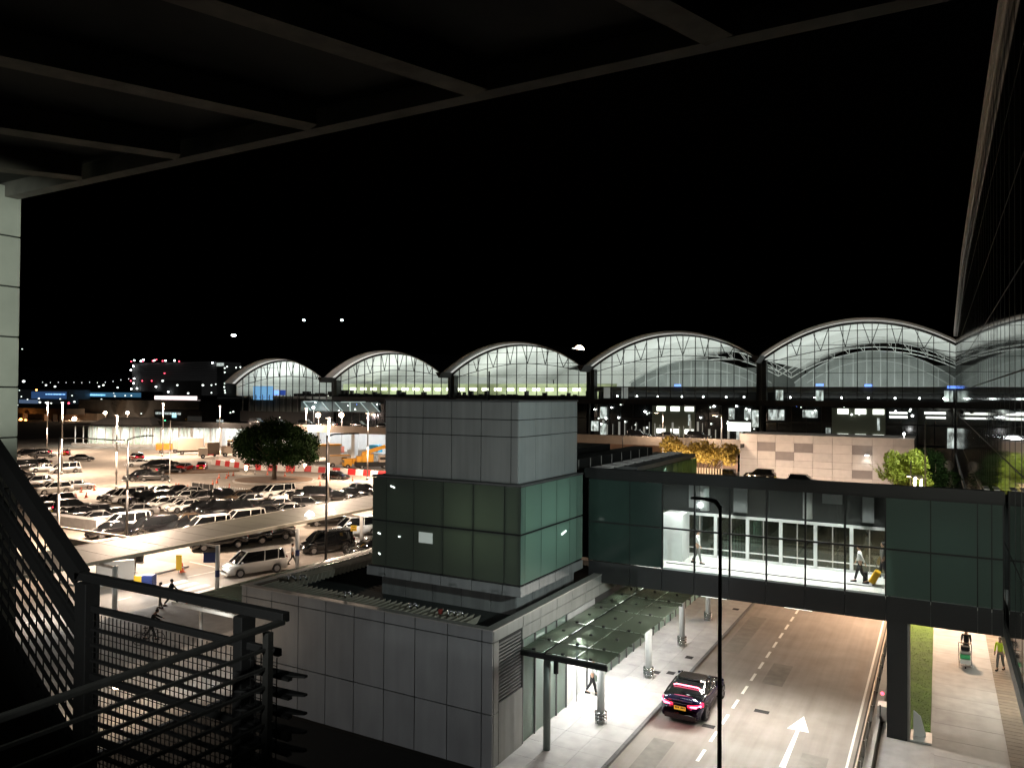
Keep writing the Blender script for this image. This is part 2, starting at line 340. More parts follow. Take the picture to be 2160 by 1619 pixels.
# ================================================================== THE BUILDING WE STAND IN
t = thing('concrete_roof_canopy', 'dark concrete roof slab with angled beams hanging over the viewer', 'canopy', (-6, 3, 17.5))
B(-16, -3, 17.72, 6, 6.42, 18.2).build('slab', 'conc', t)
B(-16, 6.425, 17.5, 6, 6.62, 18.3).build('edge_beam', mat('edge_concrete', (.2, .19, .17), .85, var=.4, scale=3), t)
for (a, b) in (((-7.31, 3.67), (-6.10, 6.30)), ((-9.28, 4.67), (-8.35, 6.30)), ((-10.94, 5.51), (-10.4, 6.3)), ((-4.85, 3.94), (-3.95, 6.35)), ((-1.89, 5.54), (-1.6, 6.35)), ((-.2, 4.2), (.6, 6.35))):
    d = (Vector((*b, 0))-Vector((*a, 0))).normalized(); p0 = Vector((*a, 0))-d*6
    mb = MB().bar((p0.x, p0.y, 17.55), (b[0], b[1], 17.6), .2, .26); mb.bar((p0.x, p0.y, 17.42), (b[0], b[1], 17.47), .27, .03)
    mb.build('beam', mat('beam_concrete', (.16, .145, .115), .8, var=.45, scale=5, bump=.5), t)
t = thing('concrete_column', 'pale greenish concrete column with panel joints at the left edge', 'column', (-13.2, 6, 0))
mb = MB(); z = 17.68
while z > 0: mb.box(-14.2, 5.2, z-.762, -12.6, 6.67, z); z -= .782
mb.build('panels', 'concL', t, bevel=.012)
B(-14.15, 5.25, 0, -12.63, 6.64, 17.6).build('core', 'joint', t)
# stair tower railings
t = thing('landing_railing', 'black stair landing railing with louvre bars and wire mesh, nearest the viewer', 'railing', (-6.7, 5.1, 8))
MB().box(-8.36, 5.04, 12.42, -5.18, 5.13, 12.51).box(-8.36, 5.06, 12.10, -5.25, 5.11, 12.17).build('top_rail', 'black', t, bevel=.008)
mb = MB(); z = 11.92; k = 0
while z > 9.2:
    h = .018 if k % 4 != 3 else .05
    mb.box(-8.3, 5.06, z-h, -5.12, 5.11, z+h*.4); mb.hexa([(-5.7, 4.95, z-.02), (-5.06, 5.2, z-.02), (-5.06, 5.24, z-.02), (-5.7, 5.2, z-.02), (-5.7, 4.95, z), (-5.06, 5.2, z), (-5.06, 5.24, z), (-5.7, 5.2, z)]); z -= .168; k += 1
mb.build('louvre_bars', 'black', t)
mb = MB(); x = -8.27
while x < -5.3: mb.box(x, 5.085, 9.2, x+.008, 5.093, 12.08); x += .0675
z = 12.0
while z > 9.2: mb.box(-8.3, 5.084, z, -5.3, 5.09, z+.006); z -= .168
mb.build('wire_mesh', 'black', t)
for x0, x1 in ((-8.27, -8.08), (-5.78, -5.66)): B(x0, 5.0, 8.6, x1, 5.17, 12.41).build('post', 'black', t, bevel=.008)
t = thing('side_handrail', 'grey steel side handrail slanting across the lower left corner', 'railing', (-5.2, 3.5, 8))
MB().box(-5.24, .5, 12.40, -5.175, 5.08, 12.45).build('top_rail', 'rail', t, bevel=.012)
mb = MB()
for k in range(9): mb.box(-5.225, .5, 12.22-k*.165, -5.195, 4.92, 12.245-k*.165)
mb.build('rail_bars', 'rail', t)
for y in (4.86,): B(-5.235, y, 9.2, -5.165, y+.06, 12.38).build('post', 'rail', t)
t = thing('stair_flight_railing', 'black sloping stair railing with louvre bars climbing to the left edge', 'railing', (-10, 5.1, 10))
sl = .736; ux = Vector((-1, 0, sl)).normalized()
def sb(dz, wd, ht, x0=-8.3, x1=-14.5, y=5.1):
    return MB().bar((x0, y, 12.46+dz+(-8.3-x0)*sl), (x1, y, 12.46+dz+(-8.3-x1)*sl), wd, ht)
a = sb(0, .12, .16); b = sb(-.62, .1, .13)
for o_ in (b,): a.add(o_.v, o_.f)
a.build('top_rail', 'black', t)
mb = MB()
for k in range(1, 12):
    if k == 4: continue
    q = sb(-.02-.17*k, .03, .035); mb.add(q.v, q.f)
for k in range(40):
    x = -8.4-k*.15; zt = 12.4+(-8.3-x)*sl; mb.box(x-.007, 5.08, zt-1.95, x+.007, 5.09, zt)
mb.build('louvre_bars', 'black', t)
q = sb(-3.05, .16, 1.6, x0=-7.9); q.build('stringer', 'black', t)
t = thing('stair_landing_slab', 'unlit concrete landing slab beneath the stair railings', 'landing', (-7, 3, 8))
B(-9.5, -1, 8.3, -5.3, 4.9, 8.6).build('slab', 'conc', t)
# added floodlights, mostly out of view, that brighten walls and paths
def flood(label, loc, power, col, spot, aim, r=.15):
    t = thing('added_floodlight', label, 'lamp', loc)
    d = (Vector(aim)-Vector(loc)).normalized(); L = Vector(loc)
    MB().bar(L-d*.25, L, .3, .22).build('housing', 'black', t); MB().bar(L, L+d*.02, .26, .18).build('lens', 'e_dim', t)
    plight(t, L+d*.1, power, col, r, spot, aim); return t

# ================================================================== LIFT LOBBY (near grey block)
L = thing('lift_lobby', 'grey panel clad lobby block with louvred roof edge, foot of the tower', 'building', (-22, 30, 0))
def panels_y(mb, xs, zs, y, th=.06, g=.04):       # facing -Y
    for a, b in zip(xs, xs[1:]):
        for c, d in zip(zs, zs[1:]): mb.box(a+g/2, y, c+g/2, b-g/2, y+th, d-g/2)
def panels_x(mb, ys, zs, x, th=.06, g=.035):       # facing +X
    for a, b in zip(ys, ys[1:]):
        for c, d in zip(zs, zs[1:]): mb.box(x-th, a+g/2, c+g/2, x, b-g/2, d-g/2)
mb = MB(); XS = [-28.82, -28.47, -26.83, -25.17, -23.53, -21.92, -20.29, -18.7, -17.11, -15.5, -15.0]
panels_y(mb, XS, [-.0, 2.17, 4.93, 5.4], 25.43); mb.build('front_cladding', 'clad', L)
mb = MB(); panels_x(mb, [25.5, 25.9], [0, 2.17, 4.93], -15.0); panels_x(mb, [25.5, 27.9, 29.5, 31.1, 32.7, 34.3, 36.0, 38, 41], [4.93, 5.4], -15.0)
panels_x(mb, [25.9, 27.85], [0, 2.5], -15.0); panels_x(mb, [27.85, 29.5, 31.1, 32.7, 34.3, 36, 38, 41], [4.4, 4.93], -15.02); mb.build('side_cladding', mat('side_cladding', (.22, .225, .215), .5, streak=.2, island=.05, var=.12, scale=1.5), L)
MB().box(-28.76, 25.5, 0, -15.2, 41, 4.55).box(-28.76, 25.5, 4.55, -28.4, 41, 5.3).box(-28.39, 25.5, 4.55, -15.1, 25.62, 5.3).box(-15.35, 25.63, 4.55, -15.07, 41, 5.3).build('core', 'joint', L)
mb = MB()
for i in range(17): mb.box(-15.14, 25.95, 2.55+i*.135, -15.05, 27.8, 2.62+i*.135)
mb.build('door_louvre', 'cladd', L)
MB().box(-28.84, 25.38, 5.4, -14.96, 25.72, 5.44).box(-28.84, 25.725, 5.4, -28.5, 41, 5.44).box(-15.4, 25.725, 5.4, -14.96, 41, 5.44).build('coping', 'galv', L)
mb = MB()
for i in range(38):
    x = -28.2+i*.31; mb.hexa([(x, 25.75, 5.05), (x+.03, 25.75, 5.05), (x+.03, 27.0, 5.05), (x, 27.0, 5.05), (x+.2, 25.75, 5.42), (x+.23, 25.75, 5.42), (x+.23, 27.0, 5.42), (x+.2, 27.0, 5.42)])
for i in range(40):
    y = 27.2+i*.31; mb.hexa([(-28.4, y, 5.05), (-27.3, y, 5.05), (-27.3, y+.03, 5.05), (-28.4, y+.03, 5.05), (-28.4, y+.2, 5.42), (-27.3, y+.2, 5.42), (-27.3, y+.23, 5.42), (-28.4, y+.23, 5.42)])
mb.build('roof_louvres', mat('louvre_blades', (.4, .37, .3), .6, var=.15), L)
B(-28.35, 25.65, 4.6, -15.4, 40.9, 4.64).build('roof_deck', 'int_dark', L)
for ki, (x, y, rr) in enumerate(((-27.6, 27.2, .18), (-27.2, 27.6, .14), (-23.2, 26.3, .13), (-19.6, 26.3, .14), (-17.6, 26.2, .12), (-17.2, 26.3, .1))):
    o = MB().tube([(x, y, 5.4), (x, y, 5.6), (x+rr*2, y, 5.66), (x+rr*2.4, y+.1, 5.45)], rr*.35, 8).ball((x, y, 5.62), rr*.5).build('roof_pipe', 'steel', None, True, origin=(x, y, 5.4))
    tag(o, f'small steel pipe fitting on the lobby roof louvres, {ordn(ki)} from the left', 'pipe', 'pipe fittings on the lobby roof')
tag(B(-18.1, 26.2, 5.42, -17.95, 26.35, 5.62).build('red_box', mat('dull_red', (.25, .03, .02), .6), bevel=.02, origin=(-18, 26.3, 5.42)), 'small red box on the lobby roof louvres', 'box')
# ground floor glass wall, door and its light
G = thing('lobby_glass_front', 'frosted glass wall with bright open doorway beneath the glass canopy', 'shopfront', (-15.05, 30, 0))
pan = glass('pane_white', (.5, .55, .52), .08, .05, .3, frost=(.6, .72, .66)); y = 27.95
mb = MB(); fr = MB(); ys = [27.95, 29.05, 30.1, 31.15, 32.2]
for a, b in zip(ys, ys[1:]): B(-15.1, a+.03, .14, -15.08, b-.03, 4.35).build('pane', pan, G); B(-15.16, b-.03, .12, -15.02, b+.03, 4.38).build('frame', 'cladd', G)
ys = [35.5+i*1.12 for i in range(40)]
for a, b in zip(ys, ys[1:]): B(-15.1, a+.04, .14, -15.08, b-.04, 3.3).build('pane', pan, G); B(-15.16, b-.04, .12, -15.02, b+.04, 3.32).build('frame', 'cladd', G)
fr.box(-15.16, 27.9, .12, -15.02, 27.96, 4.38); fr.build('frame', 'cladd', G)
B(-15.16, 32.24, 3.1, -15.03, 35.46, 4.38).build('door_header', 'clad', G)
B(-15.14, 32.3, .14, -15.09, 33.0, 3.08).build('door_leaf', 'white', G); B(-15.13, 34.85, .14, -15.09, 35.4, 3.08).build('door_leaf', 'white', G)
B(-15.6, 33.05, .13, -15.19, 34.8, 3.05).build('lit_vestibule', 'white', G); B(-15.12, 33.3, 3.02, -14.95, 34.6, 3.08).build('door_lamp', 'e_panel', G); plight(G, (-14.98, 33.9, 3.0), 260, (.97, 1, .98), area=(.15, 1.3), aim=(-15.2, 33.9, 1))
MB().box(-17.5, 28, 3.0, -15.2, 80, 3.05).build('ceiling', 'white', G)
B(-17.6, 36, .1, -17.5, 80, 3.0).build('inner_wall', 'white', G)
for yy in (34, 40, 47, 55, 64, 74): plight(G, (-16.2, yy, 2.8), 95, (.95, 1, .95), area=(.6, 1.6))
s = thing('blue_door_sign', 'narrow blue sign with white lines standing beside the lit doorway', 'sign', (-14.9, 33.05, .12))
B(-14.93, 32.95, 1.9, -14.88, 33.2, 2.9).build('board', 'blued', s); mb = MB()
for k in range(5): mb.box(-14.875, 33.0, 2.05+k*.15, -14.87, 33.15, 2.09+k*.15)
mb.build('lettering', 'white', s); B(-14.93, 33.04, .12, -14.89, 33.1, 1.9).build('post', 'galv', s)
# glass canopy over the sidewalk
Cn = thing('glass_canopy', 'green tinted glass canopy on steel fins along the lobby sidewalk', 'canopy', (-13, 34, 0))
for i in range(9):
    y0 = 27.75+i*1.42
    for x0, x1 in ((-14.96, -14.02), (-13.88, -12.62), (-12.58, -11.25)):
        zz = 4.1+(.02 if i % 2 else 0); B(x0, y0+.02, zz, x1, y0+1.4, zz+.02).build('pane', 'canopy', Cn)
MB().bar((-13.95, 27.7, 3.98), (-13.95, 40.6, 3.98), .15, .2).bar((-15, 27.68, 3.95), (-11.2, 27.68, 3.95), .09, .18).build('main_beam', 'black', Cn)
mb = MB()
for i in range(10): mb.bar((-15, 27.75+i*1.42, 4.02), (-11.25, 27.75+i*1.42, 4.02), .05, .12)
mb.build('cross_fins', mat('fin_grey_green', (.09, .1, .085), .5), Cn)
for i in range(9):
    for x in (-14.4, -13.2, -12.2): pass
mb = MB()
for i in range(9):
    for x in (-14.5, -13.2, -12.0): B(x, 27.7+i*1.42, 4.13, x+.12, 27.8+i*1.42, 4.2).build('glass_clamp', 'black', Cn)
MB().box(-15.5, 40.65, 4.0, -11.2, 46, 4.1).build('solid_roof', mat('tan_roof', (.5, .42, .32), .7, var=.1), Cn)
MB().box(-14.05, 40.66, 4.1, -13.85, 46, 4.16).build('ridge', 'orangep', Cn)
for y in (30, 33, 36.8, 40.5, 45): 
    B(-14.6, y, 3.78, -14.2, y+.9, 3.84).build('downlight', 'e_panel', Cn); plight(Cn, (-14.4, y+.45, 3.7), 130, (1, 1, .97), area=(.4, .9))
MB().cyl((-13.5, 27.9, 3.3), (-13.5, 27.9, 3.9), .1).build('camera_housing', 'black', Cn)
def guard_col(x, y, label, ztop=4.0):
    t = thing('canopy_column', label, 'column', (x, y, .12), group='columns along the lobby sidewalk')
    MB().cyl((x, y, .12), (x, y, ztop), .17, n=20).build('shaft', 'white', t, True)
    mb = MB()
    for k in range(3): 
        mb.cyl((x, y, .3+k*.14), (x, y, .35+k*.14), .27, n=20)
    for k in range(8): a = k*math.pi/4; mb.cyl((x+.25*math.cos(a), y+.25*math.sin(a), .13), (x+.25*math.cos(a), y+.25*math.sin(a), .66), .015, n=6)
    mb.build('guard_ring', 'steel', t, True); return t
for y, nm in ((31.4, 'white round column nearest the lobby doorway'), (37.7, 'white round column just before the footbridge, second of the sidewalk row'),
              (43.5, 'white round column beneath the footbridge shadow, third of the sidewalk row'), (49.2, 'white round column seen under the footbridge, fourth of the sidewalk row'),
              (55, 'farthest white round column seen beneath the footbridge')): guard_col(-13.0, y, nm)
t = thing('canopy_column', 'green-grey steel column holding the front corner of the glass canopy', 'column', (-13.95, 28, .12)); MB().cyl((-13.95, 28, .12), (-13.95, 28, 3.9), .15, n=18).build('shaft', mat('column_grey_green', (.2, .23, .21), .4, metal=.3), t, True)

# ================================================================== TOWER
T = thing('lift_tower', 'grey lift tower with green glass middle storey on the lobby roof', 'tower', (-20, 32, 4.6))
mb = MB(); panels_y(mb, [-24.07, -22.6, -21, -19.4, -17.8, -16.5], [4.64, 5.6], 29.95); panels_x(mb, [29.95, 31.5, 33, 34.6, 36.1], [4.64, 5.6], -16.48)
panels_y(mb, [-24.6, -23.5, -21.9, -20.2, -18.5, -16.9, -15.98], [5.63, 6.1], 29.42); panels_x(mb, [29.42, 31.2, 32.9, 34.5, 36.1], [5.63, 6.1], -15.98)
mb.build('base_cladding', mat('tower_cladding', (.27, .275, .275), .5, var=.15, scale=2, island=.06, streak=.2), T)
MB().box(-24, 30.03, 4.62, -16.55, 36.1, 5.62).box(-24.55, 29.5, 5.64, -16.06, 36.1, 6.12).build('base_core', 'joint', T)
gx = [-24.33, -23.47, -21.83, -20.14, -18.5, -16.87, -16.05]; gy = [29.52, 29.91, 31.48, 33.08, 34.58, 35.43, 36.15]
for a, b in zip(gx, gx[1:]):
    for c, d in ((6.16, 8.3), (8.38, 10.42)): B(a+.015, 29.5, c, b-.015, 29.52, d).build('pane', 'frostg', T)
fg2 = glass('green_frosted_side', (.22, .3, .26), .05, .1, .1, frost=(.34, .47, .41))  # side panes paler than the front for the light behind them
for a, b in zip(gy, gy[1:]):
    for c, d in ((6.16, 8.3), (8.38, 10.42)): B(-16.05, a+.012, c, -16.03, b-.012, d).build('pane', fg2, T)
mb = MB()
for x in gx[1:-1]: mb.box(x-.05, 29.54, 6.14, x+.05, 29.66, 10.44)
for y in gy[1:-1]: mb.box(-16.17, y-.04, 6.14, -16.08, y+.04, 10.44)
mb.box(-24.3, 29.55, 8.27, -16.1, 29.64, 8.41); mb.box(-16.16, 29.68, 8.28, -16.09, 36.1, 8.4); mb.box(-16.2, 29.53, 6.14, -16.06, 29.67, 10.44)
mb.build('mullions', 'joint', T)
MB().box(-24.36, 29.48, 10.44, -16.0, 36.15, 10.52).build('glass_cap', 'cladd', T)
B(-24.2, 29.8, 6.13, -16.3, 36, 6.15).build('floor', 'int_grey', T)
B(-24.3, 29.7, 6.16, -24.25, 36, 10.4).build('end_wall', 'int_grey', T); B(-24.2, 35.9, 6.16, -16.3, 35.98, 10.4).build('back_wall', 'int_grey', T)
B(-20.7, 31.4, 6.16, -17.9, 34.9, 10.4).build('lift_shaft', 'int_grey', T)
plight(T, (-17.4, 32.8, 8.4), 34, (.92, 1, .95), area=(4.5, 3.6), aim=(-15, 32.8, 8.3)); plight(T, (-18.4, 30.9, 8.6), 30, (.95, 1, .8), area=(3, 3), aim=(-18.4, 29, 8.4)); plight(T, (-22.5, 31, 10.1), 10, (.95, 1, .9), area=(2, .3))
B(-22.4, 29.75, 8.0, -21.5, 29.9, 8.5).build('window_reflector', 'e_win', T) if 0 else None
for p0, p1 in (((-23.2, 29.62, 10.05), (-22.95, 29.62, 9.98)), ((-23.95, 29.62, 7.72), (-23.8, 29.62, 7.68)), ((-22.7, 29.62, 7.66), (-22.6, 29.62, 7.66)), ((-23.9, 29.62, 6.75), (-23.8, 29.62, 6.68))):
    MB().bar((p0[0], 29.47, p0[2]), (p1[0], 29.47, p1[2]), .03, .06).build('lamp_glint', 'e_dim', T)  # glowing bars on the outer glass stand for lamp glints
B(-21.5, 29.47, 7.5, -20.72, 29.49, 8.0).build('notice_board', mat('notice', (.8, .85, .8), .6, emit=.18, ecol=(.8, .9, .8)), T)  # notice given a faint glow of its own
MB().bar((-16.0, 33.6, 7.75), (-16.0, 34.1, 7.85), .03, .07).build('lamp_glint', 'e_dim', T)
uz = [10.52, 12.6, 13.37, 14.18]; mb = MB()
panels_y(mb, [-23.82, -23.14, -21.55, -19.91, -18.29, -16.72, -16.36], uz, 29.8); mb.build('upper_front_cladding', mat('upper_cladding', (.27, .27, .262), .5, metal=.1, var=.12, island=.06, streak=.16, scale=1.4, stretch=(1, 1, .3)), T)
mb = MB(); panels_x(mb, [29.84, 31.47, 33.06, 34.6, 36.1], uz, -16.34); mb.build('upper_side_cladding', mat('upper_side', (.36, .38, .38), .45, metal=.1, island=.04, streak=.12, var=.08, scale=1.4), T)  # side face coloured lighter for the light it catches
MB().box(-23.78, 29.88, 10.53, -16.42, 36.1, 14.12).build('upper_core', 'joint', T)
MB().box(-23.84, 29.77, 14.18, -16.3, 36.14, 14.24).build('coping', 'cladd', T)
o = MB().cyl((-18.6, 31, 14.24), (-18.6, 31, 15.6), .04).build('antenna', 'black', None, True, origin=(-18.6, 31, 14.24)); tag(o, 'thin black aerial standing on the lift tower roof', 'aerial')

# ================================================================== FOOTBRIDGE
FB = thing('footbridge', 'enclosed glazed footbridge joining the lift tower to the glass terminal wall', 'bridge', (-7, 38, 5))
mx = [-15.72, -13.5, -11.84, -10.25, -8.59, -6.93, -5.25, -3.62, -2.02, -.34, 1.32, 1.81, 2.2]
mb = MB()
for a, b in zip(mx, mx[1:]): mb.box(a+.012, 36.2, 5.02, b-.012, 36.26, 6.06)
mb.build('fascia', mat('bridge_fascia', (.016, .017, .018), .5, var=.15, scale=2), FB)
B(-15.7, 36.3, 5.0, 2.2, 41.2, 5.9).build('deck', 'cladd', FB)
MB().box(-15.7, 36.3, 5.9, 2.2, 41.0, 6.0).build('floor', 'floorw', FB)
MB().box(-15.9, 36.1, 10.3, 2.24, 36.5, 10.78).hexa([(-15.9, 36.51, 10.3), (2.24, 36.51, 10.3), (2.24, 41.3, 9.95), (-15.9, 41.3, 9.95), (-15.9, 36.51, 10.62), (2.24, 36.51, 10.62), (2.24, 41.3, 10.1), (-15.9, 41.3, 10.1)]).build('roof', 'black', FB)
end_frost = glass('end_frost', (.16, .24, .21), .05, .08, .25, frost=(.2, .27, .24))
for i, (a, b) in enumerate(zip(mx, mx[1:])):
    cl = 2 <= i <= 7; pm = 'clear' if cl else ('darkgreen' if i < 2 else end_frost)
    for c, d in ((6.1, 8.02), (8.1, 10.22)): B(a+.02, 36.22, c, b-.02, 36.24, d).build('pane', pm, FB)
mb = MB()
for i, x in enumerate(mx):
    wd = .035 if 2 < i < 8 else .03; mb.box(x-wd, 36.245, 6.06, x+wd, 36.36, 10.3)
mb.box(-15.7, 36.25, 8.02, 2.2, 36.33, 8.1); mb.box(-15.7, 36.2, 10.23, 2.2, 36.4, 10.3); mb.build('mullions', 'black', FB)
MB().box(-11.8, 36.27, 6.0, -2.05, 36.4, 6.14).build('floor_sill', 'white', FB)
MB().bar((-11.7, 36.5, 6.34), (-2.1, 36.5, 6.34), .04, .05).build('kick_rail', 'galv', FB)
# interior
plight(FB, (.4, 38.6, 9.7), 26, (.9, 1, .97), area=(2.6, .8)); B(-1.8, 40.5, 6, 2.2, 40.6, 9.95).build('rear_wall', 'int_grey', FB)
mb = MB(); mb.box(-.9, 38.9, 6, -.5, 39.2, 9.9); mb.box(.6, 37.8, 6, 1.3, 38.2, 8.0); mb.bar((-.3, 38.4, 6.2), (1.6, 38.0, 9.8), .2); mb.build('inner_frame', 'galv', FB)
mb = MB()
MB().box(-13.4, 40.5, 8.3, -2.0, 40.62, 9.95).build('bulkhead', mat('bulkhead_dark', (.02, .023, .022), .7, var=.5, scale=.6), FB)
MB().box(-11.9, 40.4, 8.16, -2.0, 40.6, 8.3).box(-11.9, 40.4, 6.0, -2.0, 40.6, 6.12).box(-11.9, 40.4, 6.42, -2, 40.46, 6.47).build('back_rails', 'white', FB)
for i in range(6): B(-2.95-i*1.64-.025, 40.42, 6.12, -2.95-i*1.64+.025, 40.5, 8.16).build('back_mullion', 'galv', FB)
for i in range(7): B(-2.1-i*1.64-.08, 40.38, 6.12, -2.1-i*1.64+.08, 40.58, 8.2).build('back_post', 'white', FB)
B(-11.9, 40.52, 6.12, -2.0, 40.53, 8.16).build('back_pane', glass('back_glass', (.5, .58, .56), .12), FB)
B(-13.4, 36.6, 6.0, -13.3, 40.5, 9.98).build('end_wall', 'white', FB); B(-1.95, 36.4, 6.0, -1.85, 40.5, 9.98).build('end_screen', 'int_grey', FB)
MB().box(-12.6, 38.6, 6.0, -11.55, 39.9, 8.4).build('lift_car_wall', 'white', FB)
for x in (-10.9, -9.3, -7.6, -6.0, -4.3, -2.7):
    B(x-.6, 37.9, 10.07, x+.6, 38.05, 10.11).build('ceiling_light', 'e_panel', FB)
plight(FB, (-7, 38.3, 9.85), 520, (1, 1, .95), area=(9.5, .5), aim=(-7, 37.9, 6)).data.spread = rad(105); plight(FB, (-7, 39.9, 9.8), 110, (1, 1, .96), area=(9.5, .2), aim=(-7, 40.2, 6)).data.spread = rad(50); plight(FB, (-12.2, 38.1, 9.6), 70, (1, 1, .97), area=(.8, .8), aim=(-12.1, 38.2, 6))
mb = MB()
for x, wd, zc, h in ((-11.3, .8, 9.2, 1.3), (-9.0, .7, 9.15, 1.3), (-4.6, .9, 9.55, .55), (-3.0, .5, 9.1, 1.2)): mb.box(x-wd/2, 40.3, zc-h/2, x+wd/2, 40.45, zc+h/2)
mb.build('ceiling_duct', mat('duct_grey', (.14, .15, .15), .6), FB)
for x in (-10.6, -5.6): 
    mb = MB().cyl((x, 39.4, 8.6), (x, 39.4, 10.1), .22, n=14); mb.build('column', 'white', FB, True)
B(-15.7, 41.0, 6, -13.4, 41.1, 9.93).build('rear_wall', 'int_dark', FB)
for x in (-9.4, -5.6):  # added lamps tucked under the deck, out of sight, to brighten the road
    B(x-.6, 36.6, 4.9, x+.6, 36.9, 4.97).build('added_road_lamp', 'e_panel', FB); plight(FB, (x, 36.75, 4.86), 950, (1, .94, .84), area=(1.2, .3), aim=(x-.3, 31.5, 0))
MB().bar((1.15, 36.4, 10.62), (1.5, 36.4, 10.72), .4, .1).build('roof_flashing', 'galv', FB); MB().box(1.55, 36.3, 10.8, 1.75, 37.6, 10.83).box(1.9, 36.3, 10.8, 2.1, 37.6, 10.83).build('roof_flashing', 'galv', FB)
t = thing('bridge_pillar', 'dark square pillar carrying the right end of the footbridge', 'pillar', (-1.6, 36.8, 0))
B(-1.98, 36.3, .1, -1.2, 37.5, 5.0).build('shaft', mat('pillar_dark', (.02, .022, .024), .5, var=.1), t); B(-1.195, 36.35, .1, -1.12, 37.45, 5.0).build('side_trim', 'galv', t)
t = thing('bridge_pillar', 'hidden dark pillar at the tower end of the footbridge', 'pillar', (-15.4, 38, 0)) if 0 else None

# link block behind the tower
K = thing('link_building', 'long dark roofed glazed block behind the lift tower', 'building', (-20, 47, 0))
mb = MB().box(-23, 41.4, 5, -15.25, 53, 10.2); mb.build('core', 'int_dark', K)
mb = MB(); y = 41.4
while y < 53: mb.box(-15.2, y+.04, 7.0, -15.15, y+1.12, 10.1); y += 1.16
mb.build('side_glazing', glass('link_glass', (.2, .3, .26), .12, .1, .5, frost=(.35, .5, .42)), K)
MB().box(-15.2, 41.4, 5.0, -15.1, 53.05, 7.0).box(-23.2, 41.3, 10.2, -14.95, 53.1, 10.45).build('roof', 'cladd', K)
plight(K, (-15.22, 47, 9.9), 60, (.95, 1, .95), area=(.1, 9), aim=(-15.2, 47, 8))
mb = MB()
for i in range(9): mb.box(-16.6, 38.5+i*1.6, 10.5, -15.7, 39.6+i*1.6, 10.58)
mb.build('skylight', mat('skylight', (.4, .4, .38), .4, emit=.12), K)
MB().box(-18.6, 37, 10.45, -17.2, 50.5, 11.0).box(-21.5, 37, 10.45, -19.3, 48, 11.25).build('roof_plant', 'black', K)
mb = MB()
for i in range(8): mb.bar((-17.1, 38+i*1.6, 10.45), (-17.1, 38+i*1.6, 11.0), .04)
mb.build('roof_posts', 'galv', K)

# ================================================================== GLASS TERMINAL WALL ON THE RIGHT
W = thing('glass_curtain_wall', 'tall dark mirror-like glass wall filling the right edge', 'building', (6, 90, 0))
zt = 30.0; y = 20.0; n = 0
mb = MB(); fm = MB(); 
def wz(y): return 30.05 if y < 95 else 30.05-(y-95)/55*4.6
while y < 149:
    y1 = y+2.4
    mb.add([(2.3, y+.02, 5.2), (2.3, y1-.02, 5.2), (2.3, y1-.02, wz(y1)-.6), (2.3, y+.02, wz(y)-.6)], [(0, 1, 2, 3)])
    fm.box(2.292, y-.035, 5.2, 2.34, y+.035, wz(y)-.6); y = y1
mb.build('glazing', 'wallglass', W)
for z in (8.6, 12, 15.4, 18.8, 22.2, 25.6): fm.box(2.293, 20, z-.03, 2.33, 149.8, z+.03)
fm.build('mullions', 'black', W)
mb = MB(); y = 20
while y < 149.5:
    y1 = min(y+3.0, 149.8); a = wz(y); b = wz(y1)
    mb.hexa([(2.0, y+.02, a-.55), (2.6, y+.02, a-.55), (2.6, y1-.02, b-.55), (2.0, y1-.02, b-.55), (2.0, y+.02, a), (2.6, y+.02, a), (2.6, y1-.02, b), (2.0, y1-.02, b)]); y = y1
mb.build('roof_edge', mat('roof_edge_tan', (.72, .68, .64), .5, var=.25, scale=1, island=.1), W)
mb = MB().box(2.35, 20, 5, 30, 149.8, 25); mb.build('interior_mass', 'joint', W)
mb = MB().tube([(2.15, y_, wz(y_)-1.05) for y_ in range(20, 150, 6)], .1, 8); mb.build('gutter_pipe', 'galv', W)
MB().box(2.2, 20, 4.6, 12, 149.8, 5.15).build('overhang', 'cladd', W)
MB().box(3.95, 20, .1, 4.3, 149.8, 4.6).build('ground_floor_wall', 'int_grey', W)
MB().bar((3.7, 44, .5), (3.7, 60, .5), .12, .3).build('bench_rail', 'beige', W)
for y in (42, 52, 62, 74, 88): B(3.0, y, 4.5, 3.3, y+1.2, 4.58).build('downlight', 'e_panel', W); plight(W, (3.1, y+.6, 4.4), 210, (1, .98, .85), area=(.3, 1.2))

# ================================================================== MAIN TERMINAL WITH FIVE VAULTS
TB = thing('terminal_building', 'long terminal hall with five brightly lit arched roof vaults', 'building', (-85, 150, 0))
tips = [(-173.5, 16.6), (-137.04, 17.6), (-100.66, 18.6), (-65.05, 19.7), (-29.73, 21.1), (3.87, 22.4)]
peaks = [23.0, 24.25, 25.4, 26.5, 27.65]
NA = 28
def archz(i, t):
    (x0, z0), (x1, z1) = tips[i], tips[i+1]; h = peaks[i]-(z0+z1)/2
    return z0+(z1-z0)*t+h*(1-abs(2*t-1)**2.05)
def archpts(i, n=NA, dz=0): return [(tips[i][0]+(tips[i+1][0]-tips[i][0])*k/n, archz(i, k/n)+dz) for k in range(n+1)]
soff = mat('vault_soffit', (.66, .67, .65), .75, var=.05, scale=.3); eav = mat('eave_soffit', (.38, .4, .4), .7, var=.12, scale=.5)
